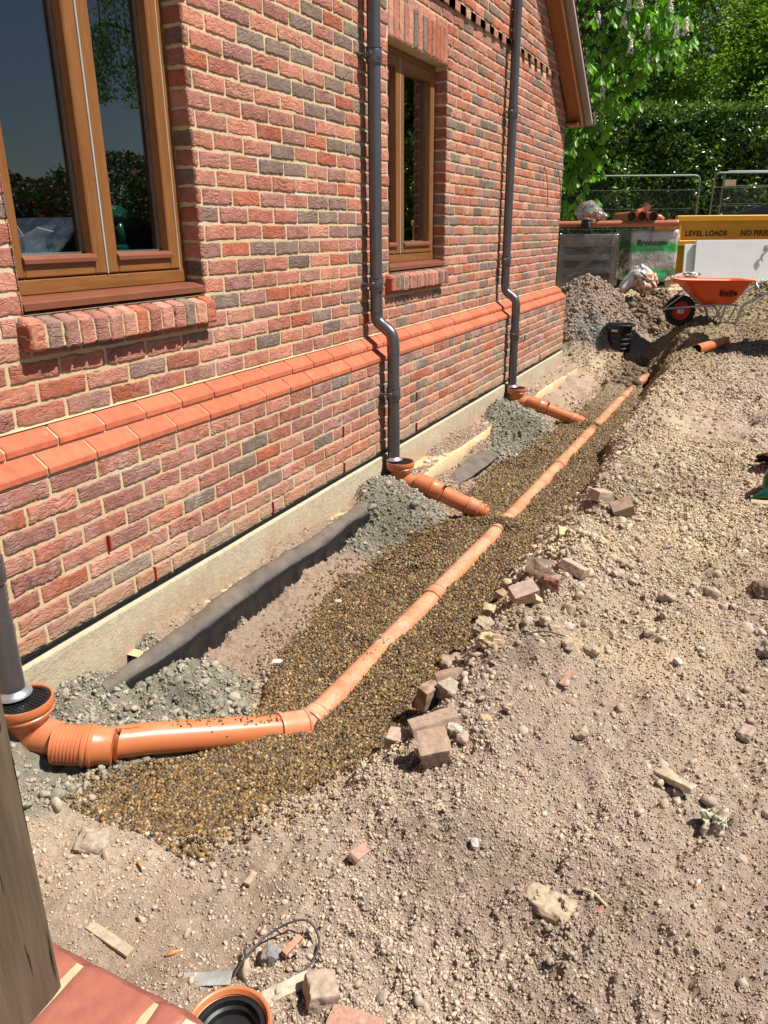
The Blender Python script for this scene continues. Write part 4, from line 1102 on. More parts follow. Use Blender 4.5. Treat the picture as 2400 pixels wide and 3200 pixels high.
    # clods on the piles
    for cx,cy,R_,n,rr in ((-.14,11.6,.95,4200,.014),(.80,12.4,.8,2600,.022),(1.02,9.9,.5,700,.022),(2.9,14.2,1.2,500,.03)):
        a=rng.random(n)*6.283; q=R_*np.sqrt(rng.random(n)); x=cx+q*np.cos(a); y=cy+q*np.sin(a)*1.2; ok=~((x<.05)&(y<9.8)); x=x[ok];y=y[ok]; z=height(x,y); r=rr*np.exp(rng.normal(0,.45,len(x)))
        c=gcolor(x,y)*rng.uniform(.75,1.3,len(x))[:,None]
        parts.append(scatter(np.stack([x,y,z+r*.3],-1),r,c,1,VAR,.35))
    V,F,C=join(parts); tag(mk('far_gravel',V,F,M['stone'],None,False,C),'coarse pale gravel and clods spread around the wheelbarrow and spoil heaps','gravel',kind='stuff')
    # clay clods on the three heaps
    parts=[]
    x,y=cand(42000,0.0,.85,1.1,7.5,1.15)
    dg,dc=fields(x,y); k=(dc<0)&(dg>0)&(x>.02)
    for a,b in (((.118,1.435),(.25,1.43)),((.25,1.43),(.46,1.64)),((.46,1.64),(.80,2.05)),((.118,4.487),(.3,4.47)),((.3,4.47),(.8,4.5)),((.118,7.275),(.3,7.26)),((.3,7.26),(.8,7.3))): k&=~(seg(x,y,a,b)<.085)
    x=x[k];y=y[k];z=height(x,y); r=.0038*np.exp(rng.normal(0,.6,len(x))); c=gcolor(x,y)*rng.uniform(.8,1.35,len(x))[:,None]
    parts.append(scatter(np.stack([x,y,z+r*.3],-1),r,c,2,VAR,.4))
    V,F,C=join(parts); tag(mk('clay_clods',V,F,M['stone'],None,False,C),'greenish grey clay clods heaped under the downpipes','clay',kind='stuff')
    # blue-grey chippings by the chamber
    n=1500; a=rng.random(n)*6.283; q=np.sqrt(rng.random(n)); x=.18+.30*q*np.cos(a)+.03*rng.normal(size=n); y=10.7+.20*q*np.sin(a); z=height(x,y)+.02*(1-q); r=rng.uniform(.006,.013,n)
    V,F,C=scatter(np.stack([x,y,z],-1),r,np.array((.27,.30,.27))*rng.uniform(.6,1.4,n)[:,None],1,VAR,.4)
    tag(mk('grey_chippings',V,F,M['stone'],None,False,C),'small patch of blue grey chippings beside the black inspection chamber','gravel',kind='stuff')
crumbs()
#%%PART2
# ================================================================ things
def hz(x,y): return float(height(np.array([x]),np.array([y]))[0])
# ---- black membrane lying over the footing
def sheet(name,label,prof_fn,ts,n2,th=.003,mat=None,loc=(0,0,0)):
    V=[];F=[]
    for t in ts:
        for p in prof_fn(t): V.append(p)
    m=len(prof_fn(ts[0]))
    for i in range(len(ts)-1):
        for k in range(m-1): F.append((i*m+k,i*m+k+1,(i+1)*m+k+1,(i+1)*m+k))
    o=mk(name,np.array(V),F,mat or M['membrane'],None,True)
    md=o.modifiers.new('thickness','SOLIDIFY'); md.thickness=th; md.offset=-1
    return tag(o,label,'plastic sheet')
def memb_prof(y):
    s=(y-1.74)/(3.93-1.74); j=float(fbm(y*3,1,None,201,3))*.010; w=float(vn(y*26,2.,None,203))*.003
    ex=.008*math.sin(y*4)
    e=ss(0,.06,s)*ss(1,.97,s)
    lift=.0
    P=[(.098+j+ex,-.186),(.106+j+ex,-.172+w*1.5),(.122+j,-.168+w),(.142+j,-.172+w),(.163+j,-.182),(.181+j,-.196),(.192+j,-.212),(.197+j+w,-.230),(.190+j+w*2,-.255),(.194+j+w*3,-.280),(.200+j+w*2,-.305),(.215+j,-.330)]
    near=1-ss(0,.22,s)
    dy=-.10*np.linspace(0,1,len(P))*near*.2
    return [(x-.045*near*float(k>2)*k/11.0,y+dy[k],z+(-.02)*near+.004*float(vn(y*9,k*.7,None,205))) for k,(x,z) in enumerate(P)]
sheet('damp_membrane','long dusty black membrane folded over the footing below the wall',memb_prof,np.linspace(1.76,3.93,260),12)
def memb2(y):
    s=(y-4.86)/(6.15-4.86); wd=.15*math.sin(math.pi*min(max(s*.97+.02,0),1))**.55+.004
    cx=.285+.04*math.sin(s*3.0)+.02; tw=.25+.5*s
    out=[]
    for k in range(12):
        u=k/11-.5; x=cx+u*wd; z=-.345+(.05*math.sin(math.pi*s)*(1-abs(u)*1.2))+.05*max(-u,0)*2*math.sin(math.pi*s)+.006*float(vn(y*7,u*3,None,211))
        out.append((x,y+u*.08,z))
    return out
sheet('membrane_offcut','short crumpled black membrane strip at the foot of the stained footing',memb2,np.linspace(4.86,6.15,70),12)
# ---- debris: rough blocks
def block(name,label,cat,pos,dims,rz=0,rx=0,ry=0,col=(.4,.3,.24),seed=0,rough=.05,group=None,sub=10,bev=.14,mat=None,sink=.3,holes=False,shape=None):
    n=sub; V=[];F=[];
    import bmesh
    bm=bmesh.new(); bmesh.ops.create_cube(bm,size=2.0); bmesh.ops.subdivide_edges(bm,edges=bm.edges[:],cuts=n,use_grid_fill=True)
    bm.verts.ensure_lookup_table()
    P=np.array([v.co[:] for v in bm.verts]); F=[tuple(v.index for v in f.verts) for f in bm.faces]; bm.free()
    d=np.array(dims)/2
    # rounded corners (superellipsoid-ish clamp)
    q=P*d; r=bev*d.min(); inner=np.clip(q,-(d-r),(d-r)); dv=q-inner; ln=np.linalg.norm(dv,axis=1)[:,None]; q=inner+np.where(ln>1e-9,dv/np.maximum(ln,1e-9)*np.minimum(ln,r),0)
    if shape: q=shape(q,d)
    if cat=='stone' and not shape: q=q*.5+.5*P/np.linalg.norm(P,axis=1)[:,None]*d*1.12
    s=seed*3.1; k=1/d.max()
    nrm=P/np.linalg.norm(P,axis=1)[:,None]
    am=(rough+.03)*d.min()
    n1=fbm(q[:,0]*k*1.5+s,q[:,1]*k*1.5,q[:,2]*k*1.5,seed,3); n2=fbm(q[:,0]*k*7+s,q[:,1]*k*7,q[:,2]*k*7,seed+9,3)
    q=q+nrm*(n1*am*1.6+n2*am*.6)[:,None]
    c0=np.array(col)*(1+.16*n2[:,None])
    Rm=np.array(Euler((R(rx),R(ry),R(rz))).to_matrix()); q=q@Rm.T
    zmin=q[:,2].min(); x,y=pos[:2]; z=hz(x,y) if len(pos)<3 else pos[2]
    zz=z-zmin-sink*(q[:,2].max()-zmin)
    dn=fbm(q[:,0]*30+s,q[:,1]*30,q[:,2]*30,seed+3,3); dust=np.clip(.15+ss(-.3,.6,dn)*.6+ss(.5,-.9,q[:,2]/max(q[:,2].max(),1e-6))*.4,0,.8)[:,None]; c=c0*(1-dust)+np.array((.44,.335,.24))*dust
    o=mk(name,q,F,mat or M['stone'],None,True,c,loc=(x,y,zz))
    try: o.data.set_sharp_from_angle(angle=R(35))
    except Exception: pass
    return tag(o,label,cat,group)
BR=(.40,.235,.175)
G1='broken bricks along the trench edge'
block('broken_brick','pinkish broken brick cube standing tilted on the bare earth nearest the camera','brick',(1.40,1.90),(.095,.105,.085),25,12,-14,(.43,.27,.20),1,.03,G1,12,.08,sink=.12)
block('half_brick','mortar covered grey half brick lying on the gravel edge','brick',(1.315,2.285,-.255),(.105,.068,.065),-28,0,4,(.37,.33,.25),2,.03,G1,12,.10,sink=.0)
block('broken_brick','dark red brick end tucked against the grey half brick','brick',(1.225,2.27,-.285),(.05,.08,.09),-20,0,10,(.22,.095,.055),3,.06,G1,9,.1,sink=.1)
block('broken_brick','reddish brick piece sloping up behind the grey half brick','brick',(1.275,2.40,-.27),(.13,.085,.06),32,-25,-12,(.42,.26,.17),4,.03,G1,12,.08,sink=.1)
block('broken_brick','flat dusty pink brick slab sunk in the earth beside the gravel edge','brick',(1.33,2.07),(.17,.09,.05),38,-14,-10,(.44,.31,.24),5,.04,G1,12,.1,sink=.35)
block('broken_brick','small pale pink brick lump at the gravel edge next to the flat slab','brick',(1.215,2.02),(.08,.07,.05),10,5,10,(.46,.33,.26),6,.06,G1,9,.15,sink=.3)
block('broken_brick','pinkish rectangular brick tilted on the rubble next to the yellow stone','brick',(1.385,2.98),(.12,.075,.055),42,22,-12,(.42,.29,.235),7,.03,G1,12,.08,sink=.12)
block('broken_brick','brown brick leaning behind the pinkish rectangular brick','brick',(1.42,3.16),(.13,.075,.07),-28,-35,12,(.33,.23,.155),8,.04,G1,12,.08,sink=.2)
block('broken_brick','dark crimson brick chunk squeezed between two bricks on the rubble','brick',(1.475,3.09),(.07,.07,.06),15,0,0,(.20,.055,.045),9,.12,G1,9,.15,sink=.2)
block('broken_brick','flat rosy brick with a mortar line at the right of the brick group','brick',(1.545,3.24),(.12,.08,.045),-15,-18,14,(.50,.35,.27),10,.03,G1,12,.08,sink=.1)
pf=block('broken_brick','purple grey brick with a dimpled face at the trench edge','brick',(1.345,3.40),(.12,.09,.06),8,-38,6,(.27,.21,.20),11,.02,G1,12,.08,sink=.25)
block('broken_brick','dull orange brick shard half buried left of the dimpled brick','brick',(1.22,3.30),(.11,.05,.04),-30,8,5,(.38,.20,.13),12,.06,G1,9,.1,sink=.4)
block('broken_brick','square brown brick far along the rubble bank','brick',(1.63,4.02),(.11,.085,.07),25,20,-20,(.31,.21,.15),13,.03,G1,10,.08,sink=.15)
block('broken_brick','dusty pink brick lump lying left of the far square brick','brick',(1.50,4.10),(.10,.09,.06),50,0,10,(.45,.33,.26),14,.06,G1,9,.12,sink=.3)
block('broken_brick','red brick half showing at the bottom edge of the bare earth','brick',(1.56,1.02),(.12,.08,.045),8,4,0,(.50,.24,.17),15,.05,G1,10,.15,sink=.45)
def wedge(q,d):
    q=q.copy(); t=(q[:,0]/d[0]); q[:,1]*=(1-.45*t); q[:,2]*=(.8-.2*t); return q
G2='pale and yellow stones'
block('yellow_stone','bright yellow flat sandstone chip standing below the pink brick','stone',(1.455,2.86),(.085,.075,.028),60,-38,20,(.74,.58,.30),21,.06,G2,9,.1,sink=.12,shape=wedge)
block('yellow_stone','small yellow stone high on the rubble bank','stone',(1.41,3.68),(.075,.065,.04),20,10,0,(.66,.54,.28),22,.12,G2,9,.2,sink=.3,shape=wedge)
block('yellow_stone','cream and orange streaked knobbly stone above the grey half brick','stone',(1.385,2.50),(.10,.055,.06),35,-20,10,(.60,.42,.23),23,.28,G2,10,.3,sink=.2)
block('yellow_stone','yellowish rock on the gravel edge left of the brick group','stone',(1.21,3.10),(.10,.08,.05),10,0,10,(.52,.42,.24),24,.2,G2,9,.3,sink=.35)
block('lumpy_stone','brown lumpy stone with a hollow sitting on the gravel edge','stone',(1.275,2.80),(.10,.09,.07),10,0,20,(.38,.30,.21),25,.25,G2,10,.35,sink=.25)
block('lumpy_stone','rounded brown clod lower on the gravel edge','stone',(1.17,2.68),(.11,.09,.06),60,0,0,(.33,.25,.17),26,.2,G2,10,.4,sink=.35)
block('flat_stone','large flat oval sandy stone sunk in the bare foreground earth','stone',(1.86,1.545),(.135,.085,.035),-12,-8,4,(.45,.35,.23),27,.30,None,14,.4,sink=.42)
block('white_stone','long white flaky stone lying on the earth at the right','stone',(2.11,2.09),(.13,.036,.03),-38,0,-12,(.66,.60,.44),28,.28,G2,10,.3,sink=.1,shape=wedge)
block('lichened_stone','greenish white crumbly lump on the earth at the right','stone',(2.225,1.985),(.055,.06,.05),20,0,0,(.50,.50,.36),29,.5,G2,12,.4,sink=.3)
block('grey_stone','smooth grey white cobble at the right edge of the view','stone',(2.375,3.03),(.07,.085,.07),20,0,30,(.42,.40,.39),30,.2,G2,10,.6,sink=.3)
block('dark_stone','dark brown stone at the right edge behind the grey cobble','stone',(2.36,3.58),(.13,.09,.07),20,0,10,(.16,.11,.085),31,.2,G2,10,.4,sink=.3)
block('dusty_boulder','rounded dusty clod near the bottom left below the gully','stone',(.60,1.22),(.09,.08,.045),20,0,0,(.40,.33,.26),32,.25,None,10,.5,sink=.4)
block('grey_stone','angular blue grey flint beside the orange socket','stone',(1.29,1.105),(.035,.04,.04),20,0,30,(.20,.22,.25),33,.15,None,7,.2,sink=.1)
block('brick_flake','thin orange terracotta shard standing right of the flint','brick',(1.325,1.15),(.016,.06,.02),-12,0,10,(.48,.24,.15),34,.08,None,6,.1,sink=.2)
block('brick_flake','small red pointed tile shard on the foreground earth','brick',(1.985,1.57),(.022,.042,.006),-15,10,0,(.36,.10,.07),35,.1,None,6,.1,sink=.1,shape=lambda q,d:np.stack([q[:,0]*(.6-.4*q[:,1]/d[1]),q[:,1],q[:,2]],-1))
block('brick_flake','flat orange brick sliver by the trench slope','brick',(1.70,2.42),(.02,.07,.012),-20,25,0,(.50,.28,.18),36,.06,None,6,.1,sink=.2)
block('brick_flake','large pinkish red shard standing in the dip of the foreground','brick',(1.36,1.45),(.03,.085,.022),-12,-20,20,(.46,.24,.18),37,.12,None,7,.15,sink=.2)
block('broken_brick','pale brown broken brick with sandy face at the lower edge near the socket','brick',(1.46,1.06),(.07,.07,.05),40,0,10,(.42,.31,.24),38,.1,None,8,.15,sink=.35)
block('concrete_strip','pale flat piece of fibre board lying right of the orange socket','offcut',(1.375,1.045),(.034,.11,.009),-38,4,4,(.56,.51,.38),39,.08,None,8,.2,sink=.1)
block('timber_slat','short dusty wooden slat lying on the bare ground by the oak post','offcut',(.87,1.005),(.15,.026,.010),-5,0,3,(.46,.38,.26),40,.08,None,8,.2,sink=.15)
block('curved_shard','curved sliver of brown tile on the ground behind the post','offcut',(1.10,1.30),(.018,.05,.012),5,0,0,(.45,.34,.22),41,.1,None,6,.2,sink=.1)
block('white_chip','clean white plaster chip on the dirt below the membrane','stone',(.455,2.42),(.05,.028,.014),20,5,0,(.72,.70,.64),42,.1,None,6,.2,sink=.15)
block('white_chip','second pale stone on the dirt higher along the membrane','stone',(.42,3.04),(.035,.026,.012),20,5,0,(.66,.58,.48),43,.1,None,6,.2,sink=.15)
block('white_pebble','white rounded pebble on the ledge between the first and second gully pipes','stone',(.10,5.02),(.05,.05,.03),20,5,0,(.66,.60,.50),44,.1,None,6,.6,sink=.15)
for i,(x,y,s,c,l) in enumerate(((1.42,2.02,.05,(.5,.47,.38),'pale pitted stone beside the flat pink slab'),(1.50,2.10,.045,(.52,.36,.18),'ochre stone right of the flat pink slab'),(1.46,2.00,.05,(.44,.30,.24),'oblong brown stone in the rubble behind the brick cube'),(1.66,2.62,.06,(.45,.34,.26),'rounded tan cobble on the bank beyond the streaked stone'),(1.74,2.68,.06,(.40,.31,.25),'tan stone with a pinkish face beside the rounded cobble'),(1.80,2.20,.05,(.48,.38,.28),'light brown stone among the pebbles right of the bank'),(2.30,2.45,.06,(.43,.32,.26),'pinkish cobble at the right among small pebbles'),(1.63,1.62,.03,(.50,.46,.43),'smooth pale grey pebble left of the large flat stone'),(2.05,2.75,.035,(.62,.58,.50),'whitish oval pebble on the smooth part of the spoil'),(2.12,2.9,.03,(.55,.52,.47),'grey and white pebble pair member on the upper right earth'),(1.55,2.70,.05,(.50,.42,.30),'buff stone beyond the knobbly stone'),(1.60,2.92,.06,(.48,.44,.38),'grey cobble below the rosy brick'),(1.72,3.5,.06,(.46,.35,.27),'tan cobble on the middle of the rubble bank'),(1.95,3.3,.07,(.47,.36,.27),'angular tan stone in the pebble drift'),(1.88,3.9,.07,(.5,.4,.3),'broad sandy stone in the far pebble drift'),(2.05,3.55,.06,(.42,.33,.27),'brownish stone right of the pebble drift'))):
    block('cobble',l,'stone',(x,y),(s,s*.75,s*.6),i*41,0,i*17%30,c,60+i,.18,'single cobbles on the spoil',8,.5,sink=.25)
def cig(x,y,rz,label,L=.03,fil=.5):
    z=hz(x,y)+.006; a=R(rz); d=Vector((math.cos(a),math.sin(a),0)); t=empty('cigarette_end',(x,y,z),label,'cigarette end')
    m=MB(); m.tube([(0,0,0),tuple(d*L*fil)],.0038,10); m.build('filter',M['cigf'],t,True); m=MB(); m.tube([tuple(d*L*fil),tuple(d*L)],.0038,10); m.build('paper',M['cig'],t,True)
cig(2.20,1.755,75,'orange and white cigarette end on the earth at the right')
cig(2.155,1.315,-50,'orange cigarette end at the bottom edge near the boot marks',.034,.6)
cig(1.07,1.415,15,'white cigarette end on the smooth ground below the gravel tip',.035,.1)
cig(.775,1.215,-20,'orange cigarette end near the pale clod on the lower left ground',.035,.8)
cig(1.03,1.03,50,'orange cigarette end beside a splinter near the red plinth',.04,.9)
# ---- ring socket at the bottom, strap, wire
def socket():
    x,y=1.335,.885; z=-.185
    t=empty('drain_socket',(x,y,z),'orange drain socket with a black cap set in the ground at the bottom edge','drain')
    m=MB(); m.lathe((0,0,0),[(.078,-.012),(.083,-.002),(.087,0),(.091,-.002),(.092,-.012),(.092,-.13)],56); m.lathe((0,0,-.012),[(.086,0),(.078,-.004),(.076,-.05)],48); m.build('ring',M['pipe'],t,True,auto=35)
    m=MB(); m.lathe((0,0,-.016),[(.078,0),(.070,.003),(.066,.002),(.064,-.012),(.058,-.016),(.056,-.030),(.0,-.032)],48); m.build('cap',M['black_plastic'],t,True,auto=35)
socket()
def strap():
    z=hz(1.19,1.0)+.012
    t=empty('metal_strap',(1.19,1.0,z),'bent dull metal strap lying behind the orange socket','metal strip')
    m=MB(); m.box(-.062,.052,-.017,.017,-.001,.002,0,.0008); m.box(-.064,-.061,-.017,.017,-.016,.002); o=m.build('plate',M['lead'],t); t.rotation_euler=(R(4),R(-4),R(24))
strap()
def wires():
    m=MB(); z=lambda x,y,h:(x,y,hz(x,y)+h)
    m.tube(bez([z(1.235,1.03,.012),z(1.245,1.08,.03),z(1.27,1.15,.045),z(1.33,1.20,.05),z(1.38,1.185,.03),z(1.395,1.13,.012),z(1.37,1.07,.006)],8),.0028,8)
    tag(m.build('wire_loop',M['cable'],None,True),'springy dark wire curling out of the ground near the socket','wire')
    m=MB(); m.tube(bez([z(1.215,1.105,.012),z(1.235,1.08,.02),z(1.25,1.045,.012),z(1.285,1.02,.006),z(1.31,1.03,.006)],8),.003,8)
    tag(m.build('cable_offcut',M['cable'],None,True),'short flat black cable offcut lying by the bent strap','wire')
    m=MB(); m.tube(bez([z(1.93,1.60,.01),z(1.96,1.60,.012),z(2.0,1.585,.006)],5),.0045,7); tag(m.build('twig',M['tan'],None,True),'short pale twig beside the large flat stone','twig')
    m=MB(); m.tube(bez([z(1.50,2.55,.02),z(1.56,2.63,.03),z(1.63,2.70,.015)],5),.003,7); tag(m.build('root',M['bark'],None,True),'thin dry root on the trench bank near the streaked stone','root')
wires()
# ---- porch pier and oak post
def pier():
    t=empty('brick_pier',(1.2,.4,-.3),'low pier of smooth red bricks under the oak post at the lower left corner','pier')
    zt=.10+.3
    # world: far edge y=.727, corner x=1.461, top falls towards edges
    V=[];F=[];cc=[]
    def brick(x0,x1,y0,y1,ztop,slope_y,slope_x,c):
        nu,nv=14,10; n=len(V)
        for j in range(nv):
            for i in range(nu):
                u=i/(nu-1);v=j/(nv-1); x=x0+(x1-x0)*u;y=y0+(y1-y0)*v
                e=min(u*(x1-x0),(1-u)*(x1-x0),v*(y1-y0),(1-v)*(y1-y0)); z=ztop-slope_y*max(y-.700,0)-slope_x*max(x-1.40,0)-.006*math.exp(-e/.004)+.0012*float(vn(x*40,y*40,None,301))
                V.append((x-1.2,y-.4,z+.3)); cc.append(c)
        for j in range(nv-1):
            for i in range(nu-1): F.append((n+j*nu+i,n+j*nu+i+1,n+(j+1)*nu+i+1,n+(j+1)*nu+i))
        # skirt
        ring=[n+i for i in range(nu)]+[n+(j+1)*nu-1 for j in range(1,nv)]+[n+nv*nu-1-i for i in range(1,nu)]+[n+(nv-1-j)*nu for j in range(1,nv-1)]
        b=len(V)
        for r in ring: V.append((V[r][0],V[r][1],V[r][2]-.07)); cc.append(c)
        m=len(ring)
        for k in range(m): F.append((ring[k],b+k,b+(k+1)%m,ring[(k+1)%m]))
    col=lambda:np.array((.37,.125,.085))*rng.uniform(.9,1.08)
    for xa,xb_ in ((.87,1.160),(1.170,1.340),(1.350,1.461)):
        brick(xa,xb_,.475,.727,.112,1.1,.5,col()); brick(xa,xb_,.25,.466,.112,0,.5,col())
    o=mk('cap_bricks',np.array(V),F,M['cant'],t,True,np.array(cc))
    try:o.data.set_sharp_from_angle(angle=R(50))
    except Exception:pass
    m=MB(); m.box(.875-1.2,1.452-1.2,.255-.4,.698-.4,0,.407); V2=[]; m.build('cap_joints',M['mortar'],t)
    fr=[]
    for k in range(5):
        z=-.30+k*.072
        for i in range(3):
            fr.append(((.88+i*.2-1.2,.715-.4,z+.3),(1,0,0),(0,0,1),(0,1,0),.19,.062,np.array((.5,.16,.10))))
    a=brick_patches(fr,8,5,flat=True)
    fr=[((1.45-1.2,.11+i*.2-.4,-.30+k*.072+.3),(0,1,0),(0,0,1),(1,0,0),.19,.062,np.array((.5,.16,.10))) for k in range(5) for i in range(3)]
    b=brick_patches(fr,8,5,flat=True); Vv,Ff,Cc=join([a,b]); mk('side_bricks',Vv,Ff,M['cant'],t,True,Cc)
pier()
def post():
    V=[];F=[];x0,x1,y0,y1=.975,1.175,.45,.652
    zs=np.arange(.112,3.2,.03); per=[]
    n=9
    for u in np.linspace(0,1,n)[:-1]: per.append((x0+(x1-x0)*u,y0))
    for u in np.linspace(0,1,n)[:-1]: per.append((x1,y0+(y1-y0)*u))
    for u in np.linspace(0,1,n)[:-1]: per.append((x1-(x1-x0)*u,y1))
    for u in np.linspace(0,1,n)[:-1]: per.append((x0,y1-(y1-y0)*u))
    m=len(per);cx=(x0+x1)/2;cy=(y0+y1)/2
    for z in zs:
        for (x,y) in per:
            k=max(abs(x-cx)/.1,abs(y-cy)/.1); r=1-.035*(abs(x-cx)/.1*abs(y-cy)/.1)**6; w=.0028*float(fbm(x*9,y*9,z*1.3,311,3))
            V.append((cx+(x-cx)*r*(1+w*6),cy+(y-cy)*r*(1+w*6),z))
    for i in range(len(zs)-1):
        for k in range(m): F.append((i*m+k,i*m+(k+1)%m,(i+1)*m+(k+1)%m,(i+1)*m+k))
    F.append(tuple(range(m-1,-1,-1)));F.append(tuple(range((len(zs)-1)*m,len(zs)*m)))
    o=mk('oak_post',np.array(V),F,M['post'],None,True); tag(o,'weathered grey brown oak post with drying cracks on the red brick pier','post')
    try:o.data.set_sharp_from_angle(angle=R(40))
    except Exception:pass
post()
# ---- green item and clay piece at the right edge
def green():
    x,y=2.42,4.95; z=hz(2.35,4.9)
    t=empty('green_canister',(x,y,z),'shiny dark green plastic container with pointed spout on a tan board, right edge','container')
    m=MB(); m.tube(bez([(-.165,-.10,.02),(-.13,-.085,.035),(-.09,-.07,.050),(-.05,-.05,.06)],6),[.003+.030*min(i/14,1) for i in range(19)],20); m.build('spout',M['dark_green'],t,True)
    m=MB(); m.tube(bez([(-.07,-.02,.05),(-.02,.04,.10),(.04,.12,.16),(.12,.22,.20),(.25,.3,.2)],6),[.045,.055,.065,.075,.085,.09,.095]+[.10]*18,24); m.build('body',M['dark_green'],t,True)
    m=MB(); m.tube([(-.055,-.008,.065),(-.045,.003,.073)],.062,24); m.build('ring',M['dark_green'],t,True,auto=40)
    m=MB(); m.box(-.16,.35,-.16,-.02,.004,.022,0,.004); m.build('board',M['tan'],t)
    x,y=2.42,5.6; z=hz(2.4,5.6)
    m=MB(); n=14; V=[];F=[]
    for j in range(2):
        for r in (.11,.122):
            for i in range(n):
                a=math.pi*(.05+.9*i/(n-1)); V.append((-r*math.cos(a)*.9,j*.25-.12+.02*math.sin(i*1.9),r*math.sin(a)))
    for j,(a,b) in enumerate(((0,2),(1,3))):
        for i in range(n-1): F.append((a*n+i,a*n+i+1,b*n+i+1,b*n+i))
    for a,b in ((0,1),(2,3)):
        for i in range(n-1): F.append((a*n+i,a*n+i+1,b*n+i+1,b*n+i))
    m.add(V,F); o=m.build('clay_channel',M['clay_pot'],None,True,loc=(x,y,z-.01),rot=(0,R(8),R(-55)))
    tag(o,'brown half round clay channel lying upside down at the right edge','clay pipe')
green()
# ---- chamber
def chamber():
    x,y=.53,10.72
    t=empty('inspection_chamber',(x,y,-.185),'black ribbed plastic inspection chamber with a round lid standing in the ground','manhole')
    prof=[(.150,-.2)]
    for k in range(6):
        z=-.06+k*.062; prof+=[(.150,z),(.158,z+.004),(.158,z+.028),(.150,z+.034)]
    prof+=[(.152,.34),(.158,.345),(.158,.375)]
    m=MB(); m.lathe((0,0,0),prof,40); m.build('riser',M['black_plastic'],t,True,auto=35)
    m=MB(); m.lathe((0,0,.372),[(.16,-.004),(.192,0),(.194,.008),(.192,.022),(.180,.030),(.172,.024),(.0,.026)],48)
    for i in range(8):
        a=i*math.pi/8; d=Vector((math.cos(a),math.sin(a),0)); m.bar(tuple(d*-.16+Vector((0,0,.399))),tuple(d*.16+Vector((0,0,.399))),.008,.008)
    m.lathe((0,0,.396),[(.10,0),(.10,.007),(.092,.007),(.092,0)],30)
    m.build('lid',M['black_plastic'],t,auto=35)
    m=MB(); 
    for a in (-2.0,-1.72): 
        c,s=math.cos(a),math.sin(a); m.bar((.1605*c-.02*s*-1,.1605*s-.02*c,.325),(.1605*c+.02*s*-1,.1605*s+.02*c,.325),.004,.03)
    m.build('sticker',M['label_white'],t)
chamber()
def loose_pipe():
    a=Vector((1.60,9.22,hz(1.60,9.22)+.05)); b=Vector((1.86,9.80,hz(1.86,9.80)+.075))
    t=empty('loose_pipe',a,'loose orange pipe offcut lying on the gravel bank','drain pipe')
    m=MB(); d=(b-a); L=d.length; d.normalize(); m.lathe((0,0,0),[(.050,.06),(.050,0),(.055,0),(.055,L-.005),(.052,L),(.0,L)],32,0,d); m.build('pipe',M['pipe'],t,True,auto=35)
    m=MB(); m.lathe(tuple(d*.10),[(0,0),(.0495,0),(.0495,-.09)],28,0,d); m.build('bore',M['pipe_in'],t)
loose_pipe()
